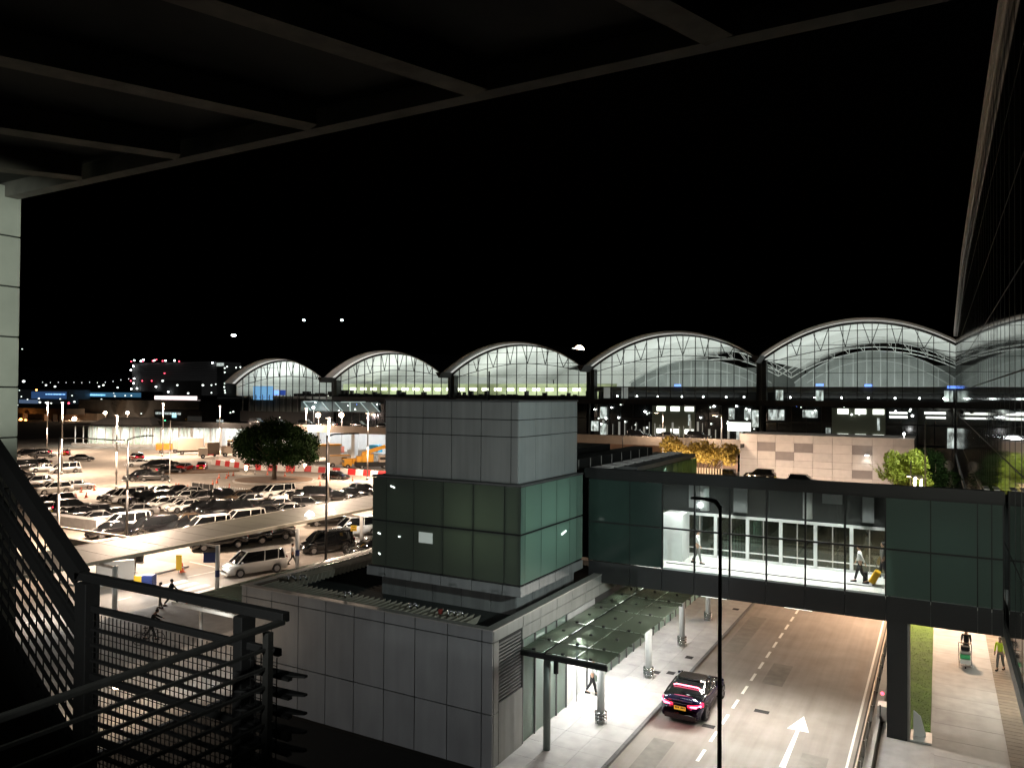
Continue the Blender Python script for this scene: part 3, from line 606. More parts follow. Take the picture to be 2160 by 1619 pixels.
for i in range(5):
    P = archpts(i, dz=.35); n = len(P)
    mb = MB()
    vs = [(x, 150.2, z) for x, z in P]+[(x, 212, z) for x, z in P]; mb.add(vs, [(k, k+1, n+k+1, n+k) for k in range(n-1)])
    mb.build('vault_ceiling', soff, TB, True)
    mb = MB(); Q = archpts(i, dz=.72); R = archpts(i, dz=.45)
    vs = [(x, 146.2, z) for x, z in R]+[(x, 150.2, z) for x, z in R]+[(x, 146.2, z) for x, z in Q]+[(x, 190, z) for x, z in Q]
    mb.add(vs, [(k, k+1, n+k+1, n+k) for k in range(n-1)]+[(k, 2*n+k, 2*n+k+1, k+1) for k in range(n-1)]); mb.c = 1
    mb.add(vs, [(2*n+k, 3*n+k, 3*n+k+1, 2*n+k+1) for k in range(n-1)]); mb.build('vault_roof', [eav, mat('roof_black', (.01, .01, .01), .9)], TB, True)
    mb = MB()
    for a, b in zip(archpts(i, dz=.12), archpts(i, dz=.12)[1:]): mb.bar((a[0], 150, a[1]), (b[0], 150, b[1]), .3, .34)
    mb.build('arch_frame', 'black', TB)
    mb = MB()
    for a, b in zip(archpts(i, dz=.75), archpts(i, dz=.75)[1:]): mb.bar((a[0], 149.3, a[1]-.25), (b[0], 149.3, b[1]-.25), .9, .12)
    mb.build('eave_light_strip', mat('eave_strip', (.8, .8, .75), .5, emit=.45, ecol=(1, 1, .95)), TB)
    x0, x1 = tips[i][0], tips[i+1][0]; zb = 13.7 if i else 9.5
    if i == 0: x0 = -170.5
    mb = MB(); mb.add([(x, 150, z) for x, z in [(x0, zb)]+[p for p in archpts(i) if p[0] > x0]+[(x1, zb)]], [tuple(range(len([p for p in archpts(i) if p[0] > x0])+2))])
    mb.build('vault_glazing', 'tgl', TB)
    mb = MB(); nm = 14; 
    for k in range(nm+1):
        x = x0+(x1-x0)*k/nm; t_ = (x-tips[i][0])/(tips[i+1][0]-tips[i][0]); mb.box(x-.055, 149.9, zb, x+.055, 150.15, archz(i, min(1, max(0, t_))))
    z = 16.3
    while z < peaks[i]-.4:
        ins = [p[0] for p in archpts(i, 80) if p[1] > z and p[0] > x0]
        if ins: mb.box(ins[0], 149.92, z-.04, ins[-1], 150.1, z+.04)
        z += 2.55
    mb.build('mullions', 'black', TB)
    # bowstring and struts inside the glass
    mb = MB(); zl, zr = tips[i][1], tips[i+1][1]; mid = peaks[i]-(3.4)
    S = [(tips[i][0]+(tips[i+1][0]-tips[i][0])*k/16, zl+(zr-zl)*k/16-.5+(mid-(zl+zr)/2)*(1-abs(k/8-1)**1.7)) for k in range(17)]
    for a, b in zip(S, S[1:]): mb.bar((a[0], 151, a[1]), (b[0], 151, b[1]), .13)
    for k in (3, 5, 7, 9, 11, 13):
        for s_ in (-1, 1):
            x = S[k][0]+s_*(1.3 if k % 4 == 1 else .9); tt = (x-tips[i][0])/(tips[i+1][0]-tips[i][0]); mb.bar((S[k][0], 151, S[k][1]), (x, 151, archz(i, tt)), .12)
    mb.build('bow_truss', 'int_dark', TB)
    # deep trusses under the ceiling
    for Y in ((176,) if i < 3 else (168, 184)):
        mb = MB(); C1 = archpts(i, 22, -1.2); C2 = [(x, z0_-1.1-.9*math.sin(k/22*math.pi)) for k, (x, z0_) in enumerate(C1)]
        for k in range(22):
            mb.bar((C1[k][0], Y, C1[k][1]), (C1[k+1][0], Y, C1[k+1][1]), .14); mb.bar((C2[k][0], Y, C2[k][1]), (C2[k+1][0], Y, C2[k+1][1]), .18)
            mb.bar((C1[k][0], Y, C1[k][1]), (C2[k+1 if k % 2 else k][0], Y, C2[k+1 if k % 2 else k][1]), .08)
        mb.build('roof_truss', 'white', TB)
    if i >= 3:
        # inner end wall with posts and a sagging arch, as seen deep in the hall
        xa, xb = tips[i][0]+4, tips[i+1][0]-.5; 
        mb = MB(); A = [(xa+(xb-xa)*k/24, 17.3+(peaks[i]-21.5)*(1-abs(k/12-1)**2)) for k in range(25)]
        for a, b in zip(A, A[1:]): mb.bar((a[0], 163, a[1]), (b[0], 163, b[1]), .2); mb.bar((a[0], 163, a[1]-1.9), (b[0], 163, b[1]-1.9), .14) if a[1] > 18.8 else None
        for k in range(1, 24, 2): mb.bar((A[k][0], 163, 16.4), (A[k][0], 163, A[k][1]), .17)
        mb.bar((xa-3, 163, 16.4), (xb, 163, 16.4), .25); mb.build('inner_arch_frame', mat('truss_grey', (.36, .38, .37), .6), TB)
        mb = MB(); mb.add([(x, 164, z) for x, z in [(xa, 14)]+A+[(xb, 14)]], [tuple(range(27))]); mb.build('inner_wall', mat('inner_wall', (.22, .24, .23), .6, var=.2), TB)
    B(tips[i][0]+.2, 205, 13.8, tips[i+1][0]-.2, 205.3, 22).build('back_wall', soff if i < 3 else 'int_grey', TB)
    cx = (tips[i][0]+tips[i+1][0])/2
    for Y, dy in ((161, 18), (188, 24)):
        plight(TB, (cx, Y, 14.3), (4600, 4200, 4200, 4300, 4300)[i]*(1 if Y < 170 else .7), (.96, 1, .96), area=(26, dy), aim=(cx, Y+.01, 40))
    xl = tips[i+1][0]
    if i < 4: MB().box(xl-.9, 150.3, 4, xl+.9, 152, tips[i+1][1]+.3).box(xl-.16, 149.7, 4, xl+.16, 150.2, tips[i+1][1]).build('valley_column', 'int_dark', TB)
    mb = MB().add([(xl-.9, 145.1, tips[i+1][1]+.95), (xl, 145.1, tips[i+1][1]-.35), (xl+.9, 145.1, tips[i+1][1]+.95), (xl-.9, 150.6, tips[i+1][1]+.95), (xl, 150.6, tips[i+1][1]-.35), (xl+.9, 150.6, tips[i+1][1]+.95)], [(0, 1, 2), (0, 3, 4, 1), (1, 4, 5, 2)])
    mb.build('valley_gutter', 'black', TB)
B(-173.6, 150.4, 13.66, -173.3, 212, 17.2).build('end_wall', soff, TB)
B(-170, 150.2, 13.0, 2, 212, 13.65).build('upper_floor', mat('floor_dull', (.35, .36, .34), .5), TB)
B(-137, 149.6, 12.7, 2.2, 150.3, 13.75).build('spandrel', 'joint', TB)
# vaults one to three: strip lit counter wall
B(-148, 166, 13.7, -65.3, 166.4, 17.2).build('counter_wall', mat('counter_wall', (.3, .33, .2), .7, var=.12, scale=.4), TB)
for k in range(22):
    x = -144+k*3.62; B(x-.95, 165.6, 15.45, x+.95, 165.95, 16.15).build('strip_light', mat('strip_light', (1, 1, .85), .4, emit=3.2, ecol=(1, 1, .82)), TB)
plight(TB, (-105, 163, 17.0), 420, (.95, 1, .6), area=(76, .4), aim=(-105, 165.5, 14))
mb = MB()
for k in range(56):
    x = -149+k*1.5; h = rnd.choice((.6, .9, 1.3, 1.7, .5)); wd = rnd.uniform(.5, 1.2); mb.box(x, 151.2, 13.66, x+wd, 152, 13.7+h)
mb.box(-152, 151, 13.66, -65.5, 151.15, 14.4); mb.build('counter_silhouettes', 'joint', TB)
# vaults four and five: grey bulkhead, small downlights, dark recess
B(-64, 151, 15.3, 2.2, 151.5, 16.3).build('bulkhead', 'int_grey', TB); B(-64, 152.5, 13.7, 2.2, 152.8, 15.3).build('recess', 'joint', TB)
for x in (-59, -54.7, -50.2, -45.2, -40.9, -36.4, -33, -24.5, -20.2, -15.6, -11.2, -6.9, -3.1, .6):
    MB().ball((x, 150.6, 14.35), .16, n=8, k=5).build('downlight', 'e_white', TB)
for x in (-26.6, -19.5, 1.2): B(x-.55, 150.9, 13.8, x+.75, 151, 15.7).build('lit_pillar', 'e_win', TB)
for x in (-61.5, -57.5): B(x-.7, 150.9, 13.9, x+.7, 151, 16.2).build('lit_pillar', mat('dim_win', (.5, .52, .5), .5, emit=.3), TB)
for x, z in ((-46, 16.6), (-19.2, 16.7), (-11, 16.6), (1.9, 16.3)): B(x-.8, 150.7, z-.2, x+.5, 150.8, z+.2).build('blue_sign', 'e_sign', TB)
# lower glass storeys
B(-137, 150.3, 0, 2.2, 151.0, 12.7).build('lower_facade', 'lower', TB)
mb = MB()
for k in range(54): x = -136+k*2.6; mb.box(x-.06, 150.12, 0, x+.06, 150.29, 12.7)
mb.box(-137, 150.1, 9.6, 2.2, 150.28, 9.8); mb.box(-137, 150.1, 5.9, 2.2, 150.28, 6.3); mb.build('lower_mullions', 'black', TB)
for cx, pa, pb in ((-46.6, 11.9, 7.4), (-12.6, 11.9, 7.4)):
    B(cx-4.6, 150.02, 6.4, cx+4.2, 150.08, 12.5).build('office_room', mat('office_room', (.1, .11, .08), .7, emit=.012, ecol=(.8, .9, .6)), TB)
    for j in range(3):
        for z in (pa, pb):
            MB().box(cx-3.6+j*2.9, 149.85, z-.45, cx-1.8+j*2.9, 149.95, z+.45).build('office_light', 'e_panel', TB)
    B(cx+2.9, 149.86, z+1.2, cx+3.3, 149.95, z+3.4).build('lit_column', 'e_win', TB)
for (x0, y0, x1, y1, m_) in ((1266, 858, 1280, 882, 'e_win'), (1247, 888, 1262, 908, 'e_win'), (1266, 893, 1279, 916, 'e_win'), (1537, 861, 1549, 884, 'e_win'), (1570, 862, 1584, 884, 'e_win'),
                             (1535, 891, 1583, 908, 'e_panel'), (1553, 909, 1566, 928, 'e_win'), (1586, 865, 1600, 900, 'e_win'), (1621, 864, 1654, 885, 'e_win'), (1693, 865, 1724, 880, 'e_win'), (1742, 902, 1752, 914, 'e_win'),
                             (1876, 869, 1914, 872, 'e_panel'), (1876, 877, 1914, 881, 'e_panel'), (1950, 869, 1995, 873, 'e_panel'), (1953, 879, 1995, 882, 'e_panel'), (1998, 903, 2012, 945, 'e_win')):
    a = py(x0, y1, 149.8); b = py(x1, y0, 149.8); B(a.x, 149.8, a.z, b.x, 149.86, b.z).build('lit_room', m_, TB)
mb = MB()
for k in range(22):
    x = -62+k*1.25+rnd.uniform(-.3, .3); mb.box(x, 149.8, 6.3, x+rnd.choice((.1, .18, .4)), 149.86, 6.3+rnd.uniform(1.6, 3.4))
mb.build('lit_columns', mat('column_glow', (.5, .52, .48), .6, emit=.32), TB)
for k in range(60):
    x, y = rnd.choice(((rnd.uniform(1252, 1370), rnd.uniform(850, 905)), (rnd.uniform(1462, 1600), rnd.uniform(845, 905)), (rnd.uniform(640, 812), rnd.uniform(832, 866)), (rnd.uniform(1650, 2000), rnd.uniform(846, 880))))
    p = py(x, y, 149.8); MB().ball((p.x, 149.8, p.z), rnd.uniform(.1, .2), n=6, k=4).build('small_lamp', rnd.choice(('e_dim', 'e_white', 'e_dim', 'e_sign' if k % 9 == 0 else 'e_dim')), TB)
# first vault: blue screen hall
MB().box(-170.4, 152, 3, -137, 152.3, 13.4).build('left_hall_wall', 'int_grey', TB)
B(-166.5, 150.2, 12.6, -159, 150.4, 16.4).build('blue_screen', 'e_blue2', TB)
B(-158.6, 150.3, 14.0, -157, 150.5, 15.2).build('blue_screen', 'e_sign', TB); B(-156.5, 150.3, 13.9, -154.5, 150.5, 15.3).build('blue_screen', mat('screen_dim', (.05, .1, .4), .4, emit=.5, ecol=(.05, .12, .6)), TB)
mb = MB()
for k in range(13): x = -170.4+k*2.6; mb.box(x-.07, 149.9, 9.5, x+.07, 150.1, 14)
mb.build('left_mullions', 'cladd', TB)
B(-171, 149.7, 6.5, -137, 150.25, 9.5).build('left_base', 'joint', TB)
plight(TB, (-160, 153.5, 13.2), 900, (.85, .95, 1), area=(16, .5), aim=(-160, 153.5, 8))
# arrivals hall between: lit escalator bay
B(-148, 149.75, 9.9, -122, 149.82, 12.4).build('escalator_bay', mat('escalator_bay', (.12, .17, .17), .5, emit=.05, ecol=(.6, .9, .9)), TB)
mb = MB()
for x in (-147, -140.5, -136, -131, -127.5, -124): mb.bar((x, 149.6, 12.2), (x+(2.6 if x != -131 else .1), 149.6, 10), .35, .1)
mb.bar((-147, 149.6, 12.3), (-142, 149.6, 12.4), .2); mb.bar((-134, 149.6, 12.3), (-126, 149.6, 12.4), .2); mb.build('escalators', mat('escalator_glow', (.6, .75, .75), .5, emit=.4), TB)

# ================================================================== ELEVATED ROAD IN FRONT OF THE TERMINAL
RD = thing('elevated_road', 'elevated access road with pale parapet running before the terminal', 'bridge', (-90, 139, 0))
B(-195, 132, 5.7, -29.5, 147, 6.3).build('deck', 'conc', RD)
B(-195, 131.7, 5.6, -138.1, 131.98, 6.9).build('dark_parapet', 'joint', RD)
MB().box(-138, 131.7, 5.6, -29.5, 131.98, 7.15).build('parapet', mat('parapet_stone', (.3, .255, .21), .8, var=.12), RD)
B(-66, 131.99, 0, -30, 132.3, 5.6).build('retaining_wall', mat('retaining_wall', (.26, .17, .12), .85, var=.12), RD)
B(-175, 146.5, 0, -66, 146.8, 5.7).build('underpass_wall', 'white', RD)
for x in (-170, -159, -148, -137, -126, -115.5, -104.5, -93, -81): B(x-.5, 133, 0, x+.5, 134.2, 5.7).build('pier', 'white', RD)
for x in (-165, -153, -142, -131.5, -120.5, -110, -99, -87): 
    MB().cyl((x, 139, 5.5), (x, 139, 5.68), .35).build('ceiling_lamp', 'e_white', RD); plight(RD, (x, 139, 5.0), 1500, (.95, .98, 1), .3)
def small_box(name, lab, cat, p, sx, sy, sz, m_, rz=0, grp=None):
    o = MB().cbox((p[0], p[1], p[2]+sz/2), sx, sy, sz, rz).build(name, m_, bevel=.03, origin=(p[0], p[1], p[2])); return tag(o, lab, cat, grp)
small_box('blue_container', 'small blue container standing in the white lit underpass', 'container', (-112.6, 137.5, 1.2), 2.6, 1.6, 1.6, mat('container_blue', (.02, .35, .6), .5))
small_box('red_crate', 'rust red crate in the shade of the underpass behind the street lamp', 'crate', (-124, 137, .6), 3.2, 2, 1.5, mat('crate_rust', (.4, .12, .08), .6))
small_box('rail_barrier', 'white slatted barrier standing in the lit underpass', 'barrier', (-117, 137, 0), 7, .3, 1.6, 'white')
# beige block with dark recessed panels
BL = thing('stone_block_building', 'windowless beige panelled block with dark recessed panels', 'building', (-17, 136, 0))
bx = [-30.3+i*2.98 for i in range(10)]; bz = [-.5, 1.35, 2.7, 3.8, 5.2, 6.7, 8.05]
dark = {(1, 4), (3, 4), (2, 3), (6, 4), (6, 1)}
mb = MB()
for i in range(9):
    for j in range(6): (i, j) in dark or mb.box(bx[i]+.02, 135.0, bz[j]+.015, bx[i+1]-.02, 135.3, bz[j+1]-.015)
mb.build('panels', 'beige', BL); [B(bx[i]+.02, 135.12, bz[j]+.015, bx[i+1]-.02, 135.3, bz[j+1]-.015).build('recessed_panel', 'beiged', BL) for i, j in sorted(dark)]; B(bx[0]+.02, 135.31, -.5, bx[9]-.02, 147, 7.95).build('core', 'beiged', BL)
o = thing('wall_lamp', 'bright little lamp on the beige block casting a cone on its wall', 'lamp', (-10.2, 134.4, 5.2))
MB().bar((-10.2, 135, 5.3), (-10.2, 134.3, 5.3), .25, .12).build('housing', 'cladd', o); B(-10.5, 134.1, 5.18, -9.9, 134.5, 5.23).build('lens', 'e_white', o); plight(o, (-10.2, 134.3, 5.0), 120, (1, 1, .95), .1, 120, (-10.2, 134.6, 0))
o = thing('mast_lamp', 'small lit lamp standing on the roof corner of the beige block', 'lamp', (-5.0, 137, 8))
MB().cyl((-5, 137, 8), (-5, 137, 8.6), .05).build('pole', 'galv', o); MB().ball((-5, 137, 8.7), .18, n=8).build('globe', 'e_white', o); plight(o, (-5, 136.7, 8.5), 160, (1, 1, 1), .2)
# white gore-shaped sculpture by the glass wall
o = MB().hexa([(-.2, 112, 0), (1.9, 112, 0), (1.9, 114, 0), (-.2, 114, 0), (1.0, 112.8, 5.6), (1.3, 112.8, 5.6), (1.3, 113.2, 5.6), (1.0, 113.2, 5.6)]).ball((1.0, 113, 5.8), .5, .4, .7).build('white_sculpture', 'white', smooth=False, origin=(1, 113, 0))
tag(o, 'white tapering sculpture standing by the glass wall beyond the bushes', 'sculpture')
o = B(-3.2, 99, 4.2, 1.0, 101, 4.4).build('flat_canopy', 'white', origin=(-1, 100, 4.3)); tag(o, 'small flat white canopy roof beside the glass wall', 'canopy') if 0 else bpy.data.objects.remove(o)
# low fence
o = thing('picket_fence', 'pale picket fence at the foot of the beige block beside the dry shrub', 'fence', (-36, 118, 0))
mb = MB(); [mb.box(-44+k*.42, 118, 2.0, -43.8+k*.42, 118.08, 3.4) for k in range(36)]; mb.build('pickets', 'beige', o); B(-44, 118.1, 0, -29, 118.3, 2.3).build('base_wall', 'beige', o)

for k, x in enumerate((-27.5, -20, -12.5, -6)):
    t = thing('added_uplight', ('first', 'second', 'third', 'fourth')[k]+' ground floodlight from the left at the foot of the beige block', 'lamp', (x, 127, 0)); MB().box(x-.3, 126.8, 0, x+.3, 127.1, .35).build('housing', 'cladd', t)
    plight(t, (x, 127.2, .5), (2600, 2300, 1700, 1000)[k], (1, .82, .68), .1, 150, (x, 135, 3.5))  # added uplights, hidden behind the bridge, to brighten the beige block
for k, (x, y) in enumerate(((-36, 112), (-30, 112))):
    t = thing('added_shrub_uplight', ('left', 'right')[k]+' ground floodlight below the dry shrub', 'lamp', (x, y, 0)); MB().box(x-.3, y-.3, 0, x+.3, y, .35).build('housing', 'cladd', t); plight(t, (x, y+.1, .5), 3400, (1, .72, .42), .1, 120, (x, 119, 7))  # added uplights to brighten the dry shrub
# ================================================================== VEGETATION
def leaves(mb, blobs, n, size, seed, up=.3, hollow=.55):
    r = random.Random(seed); tot = sum(b[3]*b[4] for b in blobs)
    for b in blobs:
        for _ in range(int(n*b[3]*b[4]/tot)):
            a = r.uniform(0, 6.283); c = r.uniform(-1, 1); q = (hollow+(1-hollow)*r.random()**.6); s = math.sqrt(1-c*c)
            p = Vector((b[0]+b[3]*q*s*math.cos(a), b[1]+b[3]*q*s*math.sin(a), b[2]+b[4]*q*c))
            u = Vector((r.gauss(0, 1), r.gauss(0, 1), r.gauss(0, 1)+up)).normalized(); v = u.cross(Vector((r.gauss(0, 1), r.gauss(0, 1), r.gauss(0, 1)))).normalized()
            L_ = size*r.uniform(.6, 1.4); mb.quad(p-v*L_*.4, p+u*L_*.6-v*L_*.1, p+u*L_+v*L_*.1, p+u*L_*.5+v*L_*.4)
tr = thing('round_tree', 'dark umbrella-shaped tree standing on the round soil island', 'tree', (TREE.x, TREE.y, .3))
mb = MB().cyl((TREE.x, TREE.y, .25), (TREE.x+.1, TREE.y, 3.0), .42, .28, 10)
r = random.Random(3); bl = []
for k in range(9):
    a = k*.7; e = (TREE.x+math.cos(a)*r.uniform(2, 4.5), TREE.y+math.sin(a)*r.uniform(2, 4.5), r.uniform(5.0, 7.5)); mb.cyl((TREE.x+.1, TREE.y, 2.7), e, .2, .06, 7)
mb.build('trunk', 'bark', tr, True)
for k in range(64):
    a = r.uniform(0, 6.28); q = math.sqrt(r.random())*6.2; zz = 10.2-(q/6.2)**2*3.4+r.uniform(-.6, .4)
    bl.append((TREE.x+q*math.cos(a), TREE.y+q*math.sin(a), zz-1.0, r.uniform(1.1, 1.9), r.uniform(.9, 1.5)))
for k in range(34):
    a = r.uniform(0, 6.28); q = r.uniform(2.2, 6.4); bl.append((TREE.x+q*math.cos(a), TREE.y+q*math.sin(a), r.uniform(3.3, 5.6), 1.4, 1.4))
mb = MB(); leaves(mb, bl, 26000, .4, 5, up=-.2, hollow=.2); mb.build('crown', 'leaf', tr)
def sprays(mb, c, n, ln, spread, seed, size=.22, lean=.5):
    r = random.Random(seed)
    for _ in range(n):
        b = Vector((c[0]+r.uniform(-1, 1)*spread[0], c[1]+r.uniform(-1, 1)*spread[1], c[2]+r.uniform(0, spread[2]))); d = Vector((r.gauss(0, lean), r.gauss(0, lean), 1)).normalized(); L_ = ln*r.uniform(.5, 1.3)
        for k in range(16):
            p = b+d*L_*k/16+Vector((0, 0, -.06*(k/16)**2*L_)); a = r.uniform(0, 6.28); o_ = Vector((math.cos(a), math.sin(a), .7)).normalized(); sz = size*(1.25-k/16); v = o_.cross(d).normalized()*.3
            mb.quad(p, p+(o_*.5+v)*sz, p+o_*sz*1.5, p+(o_*.5-v)*sz)
def bush(name, lab, c, blobs, n, size, m_, up, seed, trunk=True):
    t = thing(name, lab, 'shrub', c)
    mb = MB(); r_ = random.Random(seed)
    for b in blobs[::2]: mb.cyl((c[0]+r_.uniform(-.3, .3), c[1], c[2]), (b[0], b[1], b[2]), .14, .04, 6)
    mb.build('trunk', 'bark', t); mb = MB(); leaves(mb, blobs, n, size, seed, up)
    if name != 'dark_bush': zs = max(b[2] for b in blobs); sprays(mb, (c[0]-.3, c[1], zs-2.6), 130 if name == 'dry_shrub' else 90, 3.0 if name == 'dry_shrub' else 2.2, (5.4, 1.2, 1.2) if name == 'dry_shrub' else (1.7, 1.2, 1.0), seed, .3 if name == 'dry_shrub' else .26)
    mb.build('crown', m_, t)
r = random.Random(11)
bush('dry_shrub', 'yellow lit spiky shrub in front of the brown retaining wall', (-33, 118.8, 0),
     [(-33+r.uniform(-5.6, 5), 118.8+r.uniform(-1, 1.5), r.uniform(4.2, 6.4)+(1 if r.random() < .3 else 0), r.uniform(.6, 1.3), r.uniform(.6, 1.2)) for _ in range(34)], 3600, .5, 'leafy', 2.6, 2)
p0 = pz(1895, 1022, 0)
bush('bright_bush', 'lime green bush lit from above at the corner of the beige block', (-3.8, 96, 0),
     [(-3.5+r.uniform(-1.5, 2.1), 96+r.uniform(-1, 1), r.uniform(4.4, 8.0), r.uniform(.7, 1.1), r.uniform(.7, 1.1)) for _ in range(20)], 5200, .34, 'leafb', 1.8, 3)
bush('dark_bush', 'dark green bush in shadow between the lime bush and the glass wall', (0, 97.5, 0),
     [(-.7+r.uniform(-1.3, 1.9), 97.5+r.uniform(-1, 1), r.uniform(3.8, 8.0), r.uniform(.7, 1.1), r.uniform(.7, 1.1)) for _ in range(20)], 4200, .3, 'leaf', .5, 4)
for k, (x, y, ln) in enumerate(((312, 925, 14), (352, 924, 6), (400, 925, 8))):
    p = pz(x, y+12); t = thing('hedge', ('long', 'short', 'middle-sized')[k]+' dark hedge before the white colonnade', 'hedge', (p.x, p.y, 0)); mb = MB()
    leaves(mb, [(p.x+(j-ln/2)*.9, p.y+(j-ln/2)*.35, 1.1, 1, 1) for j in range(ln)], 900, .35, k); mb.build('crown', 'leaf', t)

# ================================================================== CAR PARK WALKWAY CANOPY
A = thing('walkway_canopy', 'long pale green translucent roof on white posts beside the car park', 'canopy', (-48, 44, 0))
mb = MB()
for k in range(24):
    y = 17.5+k*2.04; mb.hexa([(-53.3, y, 3.55), (-48.1, y, 3.45), (-48.1, y+2.0, 3.45), (-53.3, y+2.0, 3.55), (-53.3, y, 3.58), (-48.1, y, 3.48), (-48.1, y+2.0, 3.48), (-53.3, y+2.0, 3.58)])
mb.build('roof_sheets', mat('translucent_roof', (.085, .09, .065), .55, var=.18, scale=.4), A)
MB().box(-48.1, 17, 3.26, -47.85, 66.5, 3.5).bar((-53.35, 17, 3.5), (-53.35, 66.5, 3.5), .12, .2).build('edge_beam', mat('beam_cream', (.52, .5, .42), .6, var=.1), A)
for k in range(24): pass
mb = MB()
for k in range(25): y = 17.3+k*2.04; mb.bar((-53.3, y, 3.44), (-48.1, y, 3.36), .07, .14)
mb.build('rafters', mat('rafter', (.3, .29, .24), .6), A)
for y in (22.6, 30.6, 38.6, 46.6, 54.6, 62.6):
    MB().cyl((-46.3, y, .12), (-46.3, y, 3.3), .16, n=14).build('post', 'white', A, True); MB().bar((-46.3, y, 3.2), (-50.5, y, 3.28), .16, .14).build('bracket', 'beige', A)
for x, y in ((-49.6, 34.6), (-49.6, 39.5), (-49.6, 28.5), (-50, 58.5)):
    MB().bar((x, y-.5, 2.95), (x, y+.5, 2.95), .35, .1).build('tube_lamp', 'e_warm' if y > 50 else 'e_white', A); plight(A, (x, y, 2.75), 170, (1, .95, .88), area=(.4, 1))
MB().cyl((-46.3, 38.6, 1.0), (-46.3, 38.6, 1.5), .17, n=14).build('post_band', 'blued', A); MB().cyl((-46.3, 46.6, 1.1), (-46.3, 46.6, 1.6), .17, n=14).build('post_band', 'blued', A)
A2 = thing('side_glass_canopy', 'low greenish glass canopy along the back of the lobby block', 'canopy', (-31, 34, 0))
for k in range(9): B(-33.9, 25.6+k*1.8, 3.95, -29.0, 27.36+k*1.8, 3.98).build('pane', 'canopy', A2)
mb = MB(); [mb.bar((-33.9, 25.5+k*1.8, 3.85), (-28.9, 25.5+k*1.8, 3.85), .08, .16) for k in range(10)]; mb.build('beams', 'galv', A2)
for y in (27, 33, 39): MB().cyl((-33.6, y, .12), (-33.6, y, 3.8), .1).build('post', 'galv', A2)
def sign(name, lab, p, rz, w_, h_, z0, m_, post=True, lines=0):
    t = thing(name, lab, 'sign', (p[0], p[1], p[2] if len(p) > 2 else 0)); c = (p[0], p[1], z0+h_/2)
    MB().cbox(c, w_, .06, h_, rz).build('board', m_, t)
    n_ = Vector((math.sin(rz), -math.cos(rz), 0))*.035
    if lines:
        mb = MB()
        for k in range(lines): mb.cbox((c[0]+n_.x, c[1]+n_.y, z0+h_*(.75-.5*k/max(1, lines-1))), w_*(.7 if k % 2 else .5), .01, h_*.09, rz)
        mb.build('lettering', 'white' if m_ == 'blued' else 'ink', t)
    if post: MB().cyl((p[0], p[1], 0), (p[0], p[1], z0), .04).build('post', 'galv', t)
    return t
vr = rad(29.25)
sign('blue_sign', 'blue square sign on the white canopy post left of the white minivan', (-46.9, 38.4), vr, .9, .75, 2.0, 'blued', False)
sign('yellow_sign', 'small yellow sign on the canopy post beside the black minivan', (-46.6, 53.9), vr, .55, .5, 2.0, 'yell', False, 2)
p = pz(377, 1207); sign('yellow_notice', 'tall narrow yellow notice standing on the traffic island', (p.x, p.y), vr, .45, 1.2, .2, 'yell')
for k, (x, y, nm) in enumerate(((222, 1222, 'brown cabinet at the left end of the white barrier'), (268, 1210, 'brown cabinet at the right end of the white barrier'))):
    p = pz(x, y); small_box('service_cabinet', nm, 'cabinet', (p.x, p.y, .14), 1.0, .9, 2.1, 'dbin', vr)
p = pz(243, 1228); small_box('white_barrier', 'long white plastic barrier between two brown cabinets', 'barrier', (p.x, p.y, .14), 2.6, .5, 1.5, 'bar_white', rad(60))
p = pz(314, 1250); small_box('blue_bin', 'dark blue bin beside the canopy post above the zebra crossing', 'bin', (p.x, p.y, .12), .8, .7, 1.2, 'blued', vr)
p = pz(295, 1242); small_box('yellow_box', 'small yellow grit box left of the dark blue bin', 'box', (p.x, p.y, .12), .7, .5, .9, 'yell', vr)
# dark underground ramp with pale kerb beams at the left of the canopy
Rm = thing('ramp_parapet', 'pale concrete ramp parapet with a handrail left of the vans', 'wall', (-70, 50, 0))
a = pz(75, 1100); b = pz(213, 1118)
MB().bar((a.x, a.y, .55), (b.x, b.y, .55), 1.1, 1.1).build('wall', 'pave', Rm); a2 = pz(80, 1105, 1); b2 = pz(300, 1137, 1)
MB().bar((a2.x, a2.y, 1.0), (b2.x, b2.y, 1.0), .18, .18).build('handrail', 'beige', Rm)
a = pz(110, 1128, 1); b = pz(300, 1162, 1); mb = MB().bar((a.x, a.y, .5), (b.x, b.y, .5), .3, 1.0); mb.build('lower_wall', 'conc', Rm)

